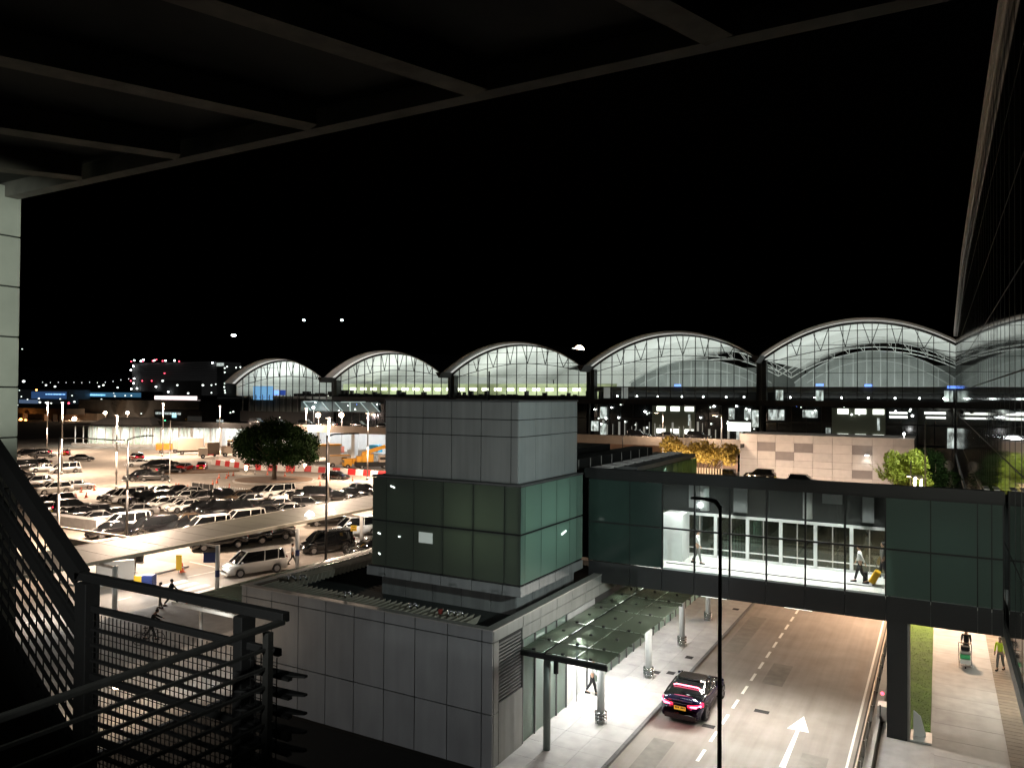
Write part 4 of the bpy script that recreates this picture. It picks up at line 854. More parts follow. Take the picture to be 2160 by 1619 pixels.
# ================================================================== CARS
def loft_ring(x, zb, zs, w, cr):
    h = [(0, zb), (.8*w, zb), (.97*w, zb+.07), (w, zb+(zs-zb)*.45), (.985*w, zs-.1), (.9*w, zs), (.5*w, zs+cr), (0, zs+cr*1.2)]
    return [(x, y, z) for y, z in h]+[(x, -y, z) for y, z in h[-2:0:-1]]
SPEC = {  # length, width, height, body stations (x, shoulder z, width factor), cabin base rear/front, roof rear/front, wheel x, wheel radius
 'sedan': (4.7, 1.8, 1.44, [(-2.35, .72, .8), (-2.28, .9, .9), (-1.95, .97, .96), (-1.5, .99, 1), (-.3, .97, 1), (1.0, .92, 1), (1.55, .84, .98), (2.05, .74, .93), (2.3, .6, .82), (2.35, .5, .76)], -1.85, 1.15, -1.05, .3, 1.4, .32),
 'hatchback': (4.1, 1.72, 1.5, [(-2.05, .8, .84), (-1.98, .97, .93), (-1.6, 1.0, .98), (-.3, .97, 1), (.9, .93, 1), (1.4, .85, .97), (1.8, .74, .91), (2.0, .58, .8), (2.05, .5, .76)], -1.95, 1.0, -1.5, .15, 1.28, .31),
 'estate SUV': (4.65, 1.87, 1.7, [(-2.33, .85, .86), (-2.26, 1.06, .94), (-1.8, 1.1, .98), (-.3, 1.07, 1), (1.05, 1.03, 1), (1.7, .98, .97), (2.1, .88, .92), (2.28, .68, .84), (2.33, .5, .8)], -2.15, 1.15, -1.8, .3, 1.38, .36),
 'minivan': (4.9, 1.85, 1.9, [(-2.45, .9, .9), (-2.4, 1.12, .95), (-1.9, 1.15, 1), (-.3, 1.12, 1), (1.3, 1.06, 1), (1.9, .97, .97), (2.25, .86, .92), (2.4, .65, .85), (2.45, .48, .82)], -2.38, 1.8, -2.2, .85, 1.5, .34),
 'fastback': (4.78, 1.93, 1.45, [(-2.39, .66, .8), (-2.35, .86, .88), (-2.15, 1.0, .93), (-1.6, 1.02, .99), (-.3, .98, 1), (1.1, .9, 1), (1.6, .82, .98), (2.1, .7, .92), (2.33, .56, .8), (2.39, .48, .74)], -2.0, 1.35, -.75, .15, 1.45, .35),
}
PROTO = {}
def rrect(x0, x1, wd, z, n=4, r=.22):
    P = []; r = min(r, wd*.5)
    for cx, cy, a0 in ((x1-r, wd-r, 0), (x0+r, wd-r, 90), (x0+r, -wd+r, 180), (x1-r, -wd+r, 270)):
        for k in range(n): a = rad(a0+90*k/(n-1)); P.append((cx+r*math.cos(a), cy+r*math.sin(a), z))
    return P
def make_car(kind):
    if kind in PROTO: return PROTO[kind]
    L_, Wd, H, st, cr0, cf0, rr0, rf0, wx, wr = SPEC[kind]; w2 = Wd/2; big = kind == 'fastback'
    root = thing('parked_car', 'x', 'car'); root['proto'] = 1
    S = []
    for x in sorted(set([s[0] for s in st]+[q*wx+d for q in (-1, 1) for d in (-wr-.09, -wr*.75, 0, wr*.75, wr+.09)])):
        for (a, b) in zip(st, st[1:]):
            if a[0] <= x <= b[0]:
                t_ = (x-a[0])/(b[0]-a[0]); zs = a[1]+(b[1]-a[1])*t_; wf = a[2]+(b[2]-a[2])*t_; break
        zb = .22
        for q in (-1, 1):
            d = abs(x-q*wx)
            if d < wr+.05: zb = .28+math.sqrt(max(0, (wr+.08)**2-d*d))
        S.append(loft_ring(x, min(zb, zs-.14), zs, w2*wf, .05))
    mb = MB(); n = len(S[0]); mb.add([p for r_ in S for p in r_], [(i*n+k, i*n+(k+1) % n, (i+1)*n+(k+1) % n, (i+1)*n+k) for i in range(len(S)-1) for k in range(n)]+[tuple(range(n)), tuple(range((len(S)-1)*n, len(S)*n))[::-1]])
    o = mb.build('body', 'blackp', root, True)
    zt = st[3][1]-.03; R = []
    for j in range(6):
        q = j/5; e = q**.85 if not big else q; z = zt+(H-.03-zt)*q
        ex = math.sin(q*math.pi/2)*.35+q*.65
        x0 = cr0+(rr0-cr0)*(ex if not big else q**1.25); x1 = cf0+(rf0-cf0)*(q*.9+.1*q*q)
        R.append(rrect(x0, x1, w2*(.93-.21*q**1.3), z))
    n = len(R[0]); mb = MB(); mb.add([p for r_ in R for p in r_], [(i*n+k, i*n+(k+1) % n, (i+1)*n+(k+1) % n, (i+1)*n+k) for i in range(5) for k in range(n)]+[tuple(range(5*n, 6*n))])
    mb.build('windows', 'carglass', root, True)
    mb = MB(); top = rrect(rr0-.05, rf0+.05, w2*.735, H-.03); top2 = rrect(rr0+.05, rf0-.05, w2*.66, H+.012)
    mb.add(top+top2, [(k, (k+1) % n, n+(k+1) % n, n+k) for k in range(n)]+[tuple(range(n, 2*n)), tuple(range(n))[::-1]])
    for s in (-1, 1):
        for fr_, (xa, xb) in (('A', (cf0-.1, rf0)), ('B', (None, None)), ('C', (cr0+.12, rr0+.05))):
            if fr_ == 'B':
                xm = (cr0*.45+cf0*.55)-.35; pts = [(xm-.05, s*w2*.925, zt), (xm-.1, s*w2*.85, zt+(H-zt)*.55), (xm-.14, s*w2*.735, H-.02)]; wd = .07
                mb.bar(pts[0], pts[1], wd, .02); mb.bar(pts[1], pts[2], wd, .02)
                if kind in ('minivan', 'estate SUV'):
                    d_ = -1.15; mb.bar((pts[0][0]+d_, pts[0][1], zt), (pts[1][0]+d_, pts[1][1], pts[1][2]), wd, .02); mb.bar((pts[1][0]+d_, pts[1][1], pts[1][2]), (pts[2][0]+d_, pts[2][1], H-.02), wd, .02)
            else:
                for q0, q1 in ((0, .4), (.4, .75), (.75, 1)):
                    P_ = []
                    for q in (q0, q1):
                        ex = math.sin(q*math.pi/2)*.35+q*.65
                        x = (xa+(xb-xa)*(q*.9+.1*q*q)) if fr_ == 'A' else (xa+(xb-xa)*(ex if not big else q**1.25)); P_.append((x, s*(w2*(.93-.21*q**1.3)-.035), zt+(H-.03-zt)*q+.01))
                    mb.bar(P_[0], P_[1], .09, .05)
    mb.build('roof', 'blackp', root)
    for q in (-1, 1):
        for s in (-1, 1):
            y = s*(w2-.1); tw = MB().cyl((q*wx, y-.1, wr), (q*wx, y+.1, wr), wr, n=20 if big else 14).build('wheel', 'tyre', root)
            mb = MB().cyl((q*wx, y+s*.085, wr), (q*wx, y+s*.108, wr), wr*.66, n=16)
            for k in range(5): a = k*1.2566; mb.bar((q*wx, y+s*.115, wr), (q*wx+math.cos(a)*wr*.6, y+s*.115, wr+math.sin(a)*wr*.6), .05, .015)
            mb.build('rim', 'rim', tw)
    zh = .62 if kind in ('sedan', 'fastback', 'hatchback') else .78; xf = L_/2; zl = zh+.12
    for s in (-1, 1):
        MB().hexa([(xf-.5, s*w2*.9, zh-.04), (xf-.07, s*w2*.62, zh-.1), (xf-.12, s*w2*.38, zh-.08), (xf-.42, s*w2*.4, zh), (xf-.52, s*w2*.93, zh+.1), (xf-.14, s*w2*.64, zh+.03), (xf-.17, s*w2*.42, zh+.03), (xf-.45, s*w2*.42, zh+.08)]).build('headlight', 'head', root)
        if big:
            MB().hexa([(-xf+.01, s*w2*.34, .78), (-xf+.06, s*w2*.78, .74), (-xf+.42, s*w2*.985, .8), (-xf+.4, s*w2*.88, .8), (-xf+.0, s*w2*.34, .87), (-xf+.04, s*w2*.8, .91), (-xf+.4, s*w2*.985, .96), (-xf+.4, s*w2*.88, .96)]).build('taillight', 'tail', root)
        else:
            MB().box(-xf-.012, min(s*w2*.5, s*w2*.86), zl, -xf+.1, max(s*w2*.5, s*w2*.86), zl+(.13 if kind != 'minivan' else .3)).build('taillight', 'tail', root, bevel=.01)
        MB().ball((cf0-.42, s*(w2+.06), zt+.08), .09, .1, .07, n=8, k=5).build('mirror', 'blackp', root)
    pz_ = .72 if big else .5
    MB().box(-xf-.03, -.26, pz_-.1, -xf-.005, .26, pz_+.02).build('number_plate', 'plate', root)
    MB().box(xf-.03, -.36, .42, xf+.012, .36, .58).build('grille', 'ink', root, bevel=.01)
    PROTO[kind] = root; return root
for k_ in SPEC: make_car(k_)
BODYM = dict(black='blackp', white='whitep', silver='silver', grey='greyp', red='redp', gold='goldp', blue='bluep')
def place_car(kind, colour, loc, rz, label, group, lights='', cat='car', name='parked_car'):
    c = copy_tree(PROTO[kind]); c.name = name
    if 'proto' in c: del c['proto']
    c.location = loc; c.rotation_euler = (0, 0, rz); c['label'] = label; c['category'] = cat
    if group: c['group'] = group
    for ch in c.children:
        b = ch.name.split('.')[0]; m_ = None
        if b in ('body', 'roof', 'mirror'): m_ = BODYM[colour]
        if b == 'roof' and colour == 'red': m_ = 'silver'
        if b == 'headlight' and 'h' in lights: m_ = 'headon'
        if b == 'headlight' and 'b' in lights: m_ = 'bluelit'
        if b == 'taillight' and 't' in lights: m_ = 'tailon'
        if m_ and len(ch.material_slots): s = ch.material_slots[0]; s.link = 'OBJECT'; s.material = M[m_]
    return c
# (row, kind, colour, pixel x, pixel y of the ground under its middle, apparent heading in degrees, lights)
R1, R2, R3, R4, R5, R6, R7, R8 = ('farthest left row', 'second left row', 'third left row', 'row above the ramp parapet',
                          'group beside the low island', 'long front row', 'second long row', 'row behind the walkway canopy')
CARS = [
 (R1, 'sedan', 'black', 84, 961, 150, 't'), (R1, 'sedan', 'silver', 92, 967, -8, ''), (R1, 'estate SUV', 'black', 52, 964, 195, ''), (R1, 'sedan', 'red', 138, 961, 85, 't'), (R1, 'sedan', 'grey', 173, 974, -6, ''),
 (R2, 'minivan', 'black', 48, 993, 190, ''), (R2, 'sedan', 'black', 80, 984, 170, ''), (R2, 'sedan', 'white', 92, 996, 192, 'h'), (R2, 'minivan', 'white', 137, 999, 192, ''), (R2, 'estate SUV', 'black', 40, 1012, 5, ''),
 (R3, 'estate SUV', 'silver', 74, 1028, 195, ''), (R3, 'sedan', 'white', 38, 1038, 200, 'h'), (R3, 'sedan', 'gold', 68, 1043, 200, ''), (R3, 'estate SUV', 'white', 113, 1043, 195, ''), (R3, 'sedan', 'silver', 164, 1034, 8, ''),
 (R4, 'sedan', 'grey', 76, 1072, 190, ''), (R4, 'estate SUV', 'black', 110, 1071, 195, ''), (R4, 'sedan', 'silver', 97, 1086, 188, ''), (R4, 'estate SUV', 'black', 155, 1083, 12, 't'), (R4, 'sedan', 'black', 178, 1096, 10, ''),
 (R4, 'hatchback', 'grey', 222, 1091, 8, 't'), (R4, 'sedan', 'silver', 200, 1107, 190, ''), (R4, 'sedan', 'black', 255, 1098, 12, ''), (R4, 'sedan', 'silver', 288, 1090, 190, ''),
 (R5, 'estate SUV', 'red', 287, 973, 110, 't'), (R5, 'sedan', 'white', 292, 985, 192, ''), (R5, 'estate SUV', 'black', 325, 990, 200, ''), (R5, 'sedan', 'black', 352, 985, 8, ''), (R5, 'sedan', 'black', 360, 1000, 8, 't'),
 (R5, 'estate SUV', 'black', 293, 1015, 200, ''), (R5, 'sedan', 'grey', 325, 1015, -8, ''), (R5, 'sedan', 'red', 391, 994, 60, ''),
 (R6, 'sedan', 'grey', 246, 1056, 207, ''), (R6, 'minivan', 'white', 272, 1060, 205, ''), (R6, 'estate SUV', 'black', 298, 1064, 205, 'b'), (R6, 'estate SUV', 'black', 321, 1064, 205, ''), (R6, 'hatchback', 'white', 338, 1075, 205, 'h'),
 (R6, 'sedan', 'white', 363, 1075, 205, ''), (R6, 'sedan', 'white', 392, 1080, 203, ''), (R6, 'sedan', 'black', 424, 1084, 203, ''), (R6, 'estate SUV', 'black', 451, 1086, 203, ''), (R6, 'estate SUV', 'black', 478, 1087, 203, ''),
 (R6, 'sedan', 'black', 516, 1084, 203, ''), (R6, 'sedan', 'black', 545, 1082, 203, ''), (R6, 'sedan', 'white', 586, 1076, 190, ''), (R6, 'sedan', 'grey', 566, 1092, 12, 't'), (R6, 'sedan', 'silver', 606, 1088, 192, ''),
 (R6, 'estate SUV', 'grey', 648, 1077, 2, 'h'), (R6, 'sedan', 'silver', 650, 1092, 190, ''),
 (R7, 'sedan', 'black', 334, 1048, 200, ''), (R7, 'sedan', 'black', 372, 1047, 195, 't'), (R7, 'sedan', 'white', 402, 1050, 200, ''), (R7, 'hatchback', 'white', 385, 1060, 200, ''), (R7, 'hatchback', 'grey', 420, 1062, 203, ''), (R7, 'sedan', 'grey', 448, 1056, 200, ''),
 (R7, 'estate SUV', 'black', 480, 1058, 5, ''), (R7, 'hatchback', 'gold', 505, 1060, 190, ''), (R7, 'sedan', 'black', 548, 1048, 205, ''), (R7, 'minivan', 'white', 586, 1051, 207, ''), (R7, 'sedan', 'white', 606, 1058, 200, ''),
 (R7, 'sedan', 'black', 629, 1057, 8, 't'), (R7, 'hatchback', 'silver', 520, 1068, 200, ''), (R7, 'minivan', 'black', 676, 1057, -20, ''), (R7, 'sedan', 'black', 714, 1058, -28, ''), (R7, 'sedan', 'black', 743, 1052, -28, ''), (R7, 'estate SUV', 'black', 768, 1047, -30, 'b'),
 (R8, 'sedan', 'black', 236, 1132, 205, ''), (R8, 'minivan', 'white', 266, 1121, 205, ''), (R8, 'minivan', 'black', 322, 1130, 203, 'h'), (R8, 'sedan', 'black', 380, 1130, 203, ''),
 (R8, 'sedan', 'gold', 408, 1112, 10, ''), (R8, 'minivan', 'white', 436, 1128, 203, ''), (R8, 'minivan', 'white', 512, 1113, 203, ''), (R8, 'estate SUV', 'black', 470, 1112, 10, ''), (R8, 'sedan', 'black', 692, 1108, 10, ''),
 (R8, 'minivan', 'black', 462, 1158, 192, ''), (R8, 'minivan', 'black', 515, 1149, 192, ''), (R8, 'minivan', 'black', 566, 1140, 192, ''),
]
def car_rz(x, h): return rad(h)+YAW+math.atan((1080-x)/F_PX)
rows = {}
for c in CARS: rows.setdefault(c[0], []).append(c)
occ = []
for rn, L_ in rows.items():
    L_.sort(key=lambda c: c[3])
    for i, (rw, kind, colr, x, y, h, lg) in enumerate(L_):
        p = pz(x, y-2); z = 0
        for _ in range(12):                                            # keep bumpers from crossing
            bad = [q for q in occ if (q-p).length < 1.95]
            if not bad: break
            p = p+(p-bad[0]).normalized()*.35 if (p-bad[0]).length > .01 else p+Vector((.3, .3, 0)); p.z = 0
        occ.append(p.copy())
        st_ = {'h': ', headlights lit', 'b': ', bluish headlights', 't': ', tail lights lit', '': ''}[lg]
        place_car(kind, colr, (p.x, p.y, 0), car_rz(x, h), f'{colr} {kind}{st_}, {ordn(i)} from left in the {rn}', 'cars in the car park', lg)
place_car('sedan', 'black', (*pz(708, 1010)[:2], 0), car_rz(708, -30), 'black sedan driving past the tree island with bright bluish headlights', None, 'b', name='moving_car')
place_car('hatchback', 'red', (*pz(426, 989)[:2], 0), car_rz(426, 84), 'red taxi with silver roof seen from behind, driving beside the low island', None, 't', 'taxi', 'taxi')
place_car('minivan', 'white', (-48.2, 43.8, 0), car_rz(540, 203)-.0, 'white minivan with lit headlights passing the canopy posts', None, 'h', 'minivan', 'minivan')
place_car('minivan', 'black', (-49.2, 53.2, 0), car_rz(690, 200), 'black minivan with glinting grille behind the walking man', None, '', 'minivan', 'minivan')
place_car('minivan', 'white', (*pz(752, 1128)[:2], 0), car_rz(752, 200), 'white minivan parked by the tower beyond the canopy posts', None, 'h', 'minivan', 'minivan')
place_car('sedan', 'grey', (*pz(782, 1170)[:2], 0), car_rz(782, 200), 'grey car with lit headlights half hidden behind the glass tower', None, 'h')
for k, (x, y, c_, h, lg, nm) in enumerate(((-24.7, 124, 'black', 200, 'h', 'dark car with lit front passing the foot of the beige block'), (-17.3, 118, 'black', 170, 't', 'dark saloon with a red tail light below the beige block'),
                                       (-31, 126, 'grey', 170, '', 'dark car roof beside the dry shrub'))):
    place_car('estate SUV', c_, (x, y, 1.0 if k == 2 else 1.5), rad(178 if k != 1 else 0), nm, None, lg)
for k in range(9):
    x = (-152, -146, -137, -128, -119, -113, -50, -45, -39)[k]; c_ = ('black', 'silver', 'black', 'grey', 'black', 'black', 'black', 'grey', 'black')[k]
    place_car('sedan' if k % 2 else 'estate SUV', c_, (x, 138.5+k % 3, 6.3), rad(178 if k % 2 else 2), f'{c_} car on the elevated road before the terminal, {ordn(k)} from the left', 'cars on the elevated road', 'b' if k in (4, 6) else ('h' if k in (1, 7) else ''))
# the dark fastback leaving on the right-hand road
near = place_car('fastback', 'blue', (-9.75, 35.1, 0), rad(90), 'dark blue fastback car with glowing red tail lights beside the kerb', None, 't', name='fastback_car')
near.location = (-10.05, 35.75, .004)
for c in near.children:
    if c.name.startswith('roof'): c.material_slots[0].material = M['blackp']
L_ = SPEC['fastback'][0]/2
def npart(mb, name, m_):
    o = mb.build(name, m_); o.parent = near; o.location = (0, 0, 0); return o
npart(MB().box(-L_-.04, -.26, .67, -L_-.028, .26, .79), 'number_plate_face', 'plate')
mb = MB()
for k, c in enumerate((0, 1, 2, 4, 5, 6)): mb.box(-L_-.046, -.22+c*.065, .695, -L_-.041, -.18+c*.065, .765); 
npart(mb, 'plate_marks', 'ink')
npart(MB().bar((-1.3, -.5, 1.325), (-1.3, .5, 1.325), .05, .035).bar((-1.3, -.5, 1.325), (-1.36, -.6, 1.29), .04, .03).bar((-1.3, .5, 1.325), (-1.36, .6, 1.29), .04, .03), 'brake_light_strip', 'tailhot')
for s in (-1, 1): npart(MB().hexa([(-L_-.01, s*.44, .8), (-L_+.03, s*.74, .78), (-L_+.2, s*.9, .82), (-L_+.25, s*.8, .82), (-L_-.02, s*.44, .84), (-L_+.02, s*.76, .88), (-L_+.2, s*.91, .91), (-L_+.25, s*.8, .91)]), 'taillight_core', 'tailhot')
npart(MB().bar((-L_+.05, -.55, 1.0), (-L_+.05, .55, 1.0), .1, .03), 'boot_spoiler', 'bluep')
npart(MB().box(-L_-.02, -.7, .22, -L_+.2, .7, .42), 'rear_diffuser', 'ink')
npart(MB().bar((-L_-.015, -.42, .9), (-L_-.015, .42, .9), .015, .015), 'chrome_strip', 'steel')
for s in (-1, 1):
    lo = plight(near, (0, 0, 0), 7, (1, .03, .08), .12); lo.location = (-L_-.35, s*.62, .8)
for k_ in list(PROTO.values()):
    for ch in list(k_.children):
        for g_ in list(ch.children): bpy.data.objects.remove(g_)
        bpy.data.objects.remove(ch)
    bpy.data.objects.remove(k_)
# headlight pools
for (x, y, zz, rz) in ((-51.2, 44.2, .7, 0),):
    pass

# ================================================================== CONSTRUCTION VEHICLES
def wheels(t, pts, r=.45, w_=.3, ax=None):
    for (x, y) in pts:
        d = Vector((-math.sin(ax), math.cos(ax), 0))*w_/2; c = Vector((x, y, r)); o = MB().cyl(c-d, c+d, r, n=12).build('wheel', 'tyre', t); MB().cyl(c-d*1.1, c+d*1.1, r*.45, n=8).build('hub', 'rim', o)
def truck(name, lab, cat, p, rz, parts, whl, lab_group=None):
    t = thing(name, lab, cat, (p[0], p[1], 0)); ca, sa = math.cos(rz), math.sin(rz)
    for (nm, x, y, z, sx, sy, sz, m_) in parts:
        MB().cbox((p[0]+x*ca-y*sa, p[1]+x*sa+y*ca, z+sz/2), sx, sy, sz, rz).build(nm, m_, t, bevel=.06)
    wheels(t, [(p[0]+x*ca-y*sa, p[1]+x*sa+y*ca) for x, y in whl], ax=rz); return t
ap = lambda x: YAW+math.atan((1080-x)/F_PX)
p = pz(350, 955); truck('skip_trailer', 'yellow skip trailer left of the beige lorry', 'trailer', p, ap(350), [('skip', -.4, 0, .8, 3.6, 2, 1.5, 'orangep'), ('end_box', 2.3, 0, .9, 1.7, 2.1, 1.9, 'creamp')], [(-1, .9), (-1, -.9), (2, .9), (2, -.9)])
p = pz(402, 958); truck('lorry', 'large beige box lorry in the fenced works yard', 'lorry', p, ap(402), [('cargo_box', 0, 0, 1.0, 5.6, 2.3, 2.9, 'creamp'), ('cab', 3.9, 0, .6, 1.7, 2.2, 2.2, 'creamp'), ('windscreen', 4.5, 0, 1.7, .55, 2.0, .8, 'carglass'), ('chassis', 0, 0, .6, 6, 1.4, .35, 'ink')], [(-1.8, 1), (-1.8, -1), (3.7, 1), (3.7, -1)])
p = pz(428, 966); truck('generator', 'small beige generator box standing before the large lorry', 'generator', p, ap(428), [('housing', 0, 0, .5, 1.9, 1.6, 1.8, 'creamp'), ('draw_bar', 1.5, 0, .6, 1.4, .3, .25, 'bar_red')], [(0, .8), (0, -.8)])
p = pz(462, 962); truck('compactor', 'beige works compactor with grey front between lorry and loader', 'machine', p, ap(462), [('hopper', -1.2, 0, .4, 2.6, 2, 2.8, 'dbin'), ('engine', 1.2, 0, .5, 1.6, 1.7, 1.9, 'creamp')], [(-1, .9), (1.2, -.9)])
p = pz(484, 962); t = truck('wheel_loader', 'beige wheel loader beside the dark tree', 'loader', p, ap(484), [('body', 0, 0, .7, 2.4, 1.9, 1.3, 'creamp'), ('cab', .2, 0, 2.0, 1.4, 1.5, 1.6, 'creamp'), ('cab_window', .25, 0, 2.3, 1.45, 1.55, .9, 'carglass'), ('roof', .2, 0, 3.6, 1.7, 1.7, .15, 'yellowp')], [(-.9, 1), (-.9, -1), (1.1, 1), (1.1, -1)])
MB().bar((p.x, p.y, 1.4), (p.x-2.2, p.y-1.6, 2.6), .3).bar((p.x-2.2, p.y-1.6, 2.6), (p.x-3.0, p.y-2.2, .6), .3).build('arm', 'creamp', t)
p = pz(688, 972); truck('box_truck', 'cream box truck with yellow roof right of the tree', 'truck', p, ap(688)+.2, [('cargo_box', 0, 0, .9, 5.8, 2.3, 2.4, 'creamp'), ('roof', 0, 0, 3.31, 6.2, 2.5, .35, 'yellowp'), ('cab', -3.8, 0, .6, 1.5, 2.2, 2.0, 'creamp'), ('windscreen', -4.3, 0, 1.6, .5, 1.9, .7, 'carglass')], [(2, 1), (2, -1), (-3.5, 1), (-3.5, -1)])
p = pz(714, 984); truck('cream_van', 'cream van with yellow roof behind the red and white barriers', 'van', p, ap(714)+.25, [('body', 0, 0, .45, 4.3, 1.9, 1.75, 'creamp'), ('roof', .1, 0, 2.21, 4.0, 1.8, .16, 'yellowp'), ('windscreen', -2.0, 0, 1.35, .34, 1.6, .6, 'carglass'), ('side_window', .9, 0, 1.35, 1.1, 1.94, .6, 'carglass')], [(1.4, .9), (1.4, -.9), (-1.4, .9), (-1.4, -.9)])
p = pz(744, 987); truck('yellow_pickup', 'small yellow works truck between cream van and crane', 'truck', p, ap(744)+.25, [('cab', -1.1, 0, .5, 1.5, 1.8, 1.4, 'yellowp'), ('windscreen', -1.65, 0, 1.15, .45, 1.6, .55, 'carglass'), ('tank', .9, 0, .9, 2.3, 1.6, 1.0, 'yellowp')], [(1.2, .8), (1.2, -.8), (-1.2, .8), (-1.2, -.8)])
p = pz(784, 988); t = truck('crane_truck', 'yellow mobile crane with folded boom behind the barriers', 'crane', p, ap(784)+.15, [('chassis', 0, 0, .5, 6.4, 2.2, .8, 'ink'), ('turret', -.9, 0, 1.4, 2.2, 2.1, 1.5, 'yellowp'), ('cab', 2.2, .2, 1.0, 1.7, 2.2, 1.6, 'creamp'), ('cab_window', 2.3, .2, 1.7, 1.75, 2.24, .6, 'carglass'), ('counterweight', -2.5, 0, 1.4, .9, 1.9, 1.1, 'yellowp')], [(-2, 1), (-2, -1), (2.3, 1), (2.3, -1)])
ca, sa = math.cos(ap(784)+.15), math.sin(ap(784)+.15)
MB().bar((p.x-1.8*ca, p.y-1.8*sa, 2.9), (p.x+2.6*ca, p.y+2.6*sa, 4.3), .6, .7).bar((p.x+2.6*ca, p.y+2.6*sa, 4.3), (p.x+4.3*ca, p.y+4.3*sa, 3.2), .35, .4).build('boom', 'yellowp', t)
for k, (x, y, c_, nm) in enumerate(((622, 985, 'white', 'white works car under the right edge of the tree crown'), (592, 978, 'gold', 'gold works car behind the tree trunk'), (640, 982, 'silver', ''))[:2]):
    pass
# red and white water-filled barriers
BP = [pz(*q) for q in ((447, 979), (480, 983), (520, 988), (560, 992), (600, 993), (650, 994), (700, 998), (760, 1002), (830, 1008))]
seg = [0]
for a, b in zip(BP, BP[1:]): seg.append(seg[-1]+(b-a).length)
NB = 27
mbp = None; cnt = {'red': 0, 'white': 0}
def at_len(s):
    for i in range(len(seg)-1):
        if s <= seg[i+1]: return BP[i]+(BP[i+1]-BP[i])*((s-seg[i])/(seg[i+1]-seg[i])), (BP[i+1]-BP[i])
    return BP[-1], BP[-1]-BP[-2]
bl_ = seg[-1]/NB
mesh_proto = None
for k in range(NB):
    c, d = at_len((k+.5)*bl_); rz = math.atan2(d.y, d.x)
    if mesh_proto is None:
        h_ = bl_/2-.03; mb = MB().hexa([(-h_, -.28, 0), (h_, -.28, 0), (h_, .28, 0), (-h_, .28, 0), (-h_, -.13, 1.05), (h_, -.13, 1.05), (h_, .13, 1.05), (-h_, .13, 1.05)])
        mb.box(-h_+.3, -.26, .55, -h_+.9, .26, .6); o = mb.build('traffic_barrier', 'bar_red', bevel=.05); mesh_proto = o
    else: o = mesh_proto.copy(); COL.objects.link(o)
    o.location = (c.x, c.y, 0); o.rotation_euler = (0, 0, rz); cl = 'white' if k % 2 == 0 else 'red'
    o.material_slots[0].link = 'OBJECT'; o.material_slots[0].material = M['bar_'+cl]
    tag(o, f'{cl} plastic traffic barrier, {ordn(cnt[cl])} {cl} one from the left in the works fence', 'barrier', 'red and white barriers round the works yard'); cnt[cl] += 1
# traffic cones
cone_proto = None
CN = [(462, 1008), (458, 1018), (449, 1022), (449, 1036), (482, 1004), (478, 1008), (492, 1003), (484, 1030), (601, 1004), (606, 995), (616, 997), (564, 1001), (693, 1012), (673, 1010), (675, 1025), (688, 1008), (387, 1032), (377, 1029), (371, 1028), (396, 1033), (160, 1051), (182, 1049), (171, 1038), (199, 1034), (744, 1014), (384, 1206), (397, 1275)]
for k, (x, y) in enumerate(sorted(CN)):
    p = pz(x, y)
    if cone_proto is None:
        o = MB().cyl((0, 0, .04), (0, 0, .78), .17, .03, 12).box(-.22, -.22, 0, .22, .22, .04).build('traffic_cone', 'cone'); MB().cyl((0, 0, .38), (0, 0, .55), .106, .073, 12).build('reflective_band', 'white', o); cone_proto = o
    else: o = copy_tree(cone_proto)
    o.location = (p.x, p.y, 0); tag(o, f'orange traffic cone, {ordn(k)} cone from the left of the picture', 'cone', 'traffic cones of the car park')
# dark and pale low fences by the island
t = thing('mesh_fence', 'dark panel fence running into a white slatted fence behind the front row', 'fence', (*pz(470, 1040)[:2], 0))
a = pz(405, 1037); b = pz(452, 1042); c = pz(520, 1050)
MB().bar((a.x, a.y, .9), (b.x, b.y, .9), .08, .9).build('dark_panel', 'int_dark', t)
mb = MB(); [mb.bar(a.lerp(b, q)+Vector((0, 0, 0)), a.lerp(b, q)+Vector((0, 0, 1.45)), .1) for q in (0, .33, .5, .8, 1)]
[mb.bar(b.lerp(c, q/14), b.lerp(c, q/14)+Vector((0, 0, 1.3)), .09 if q % 4 else .22) for q in range(15)]; mb.bar(b+Vector((0, 0, 1.1)), c+Vector((0, 0, 1.1)), .06); mb.bar(b+Vector((0, 0, .2)), c+Vector((0, 0, .2)), .06)
mb.build('white_posts', 'white', t); MB().bar(b+Vector((0, 0, .6)), c+Vector((0, 0, .6)), .04, .9).build('pale_panel', 'pave', t)
# small bollard lamps on the tree island approach
for x, y, nm in ((490, 984, 'short glowing bollard lamp left of the tree, the farther one'), (519, 998, 'short glowing bollard lamp left of the tree, the nearer one'), (643, 990, 'tall glowing beacon right of the tree')):
    p = pz(x, y); t = thing('bollard_lamp', nm, 'lamp', (p.x, p.y, 0)); z = .6 if x < 600 else .3
    MB().cyl((p.x, p.y, 0), (p.x, p.y, z), .12).build('post', 'galv', t); MB().cyl((p.x, p.y, z), (p.x, p.y, z+.75), .2, .3, 12).build('lantern', 'e_warm', t); plight(t, (p.x, p.y, z+1.0), 220, (1, .8, .6), .2)

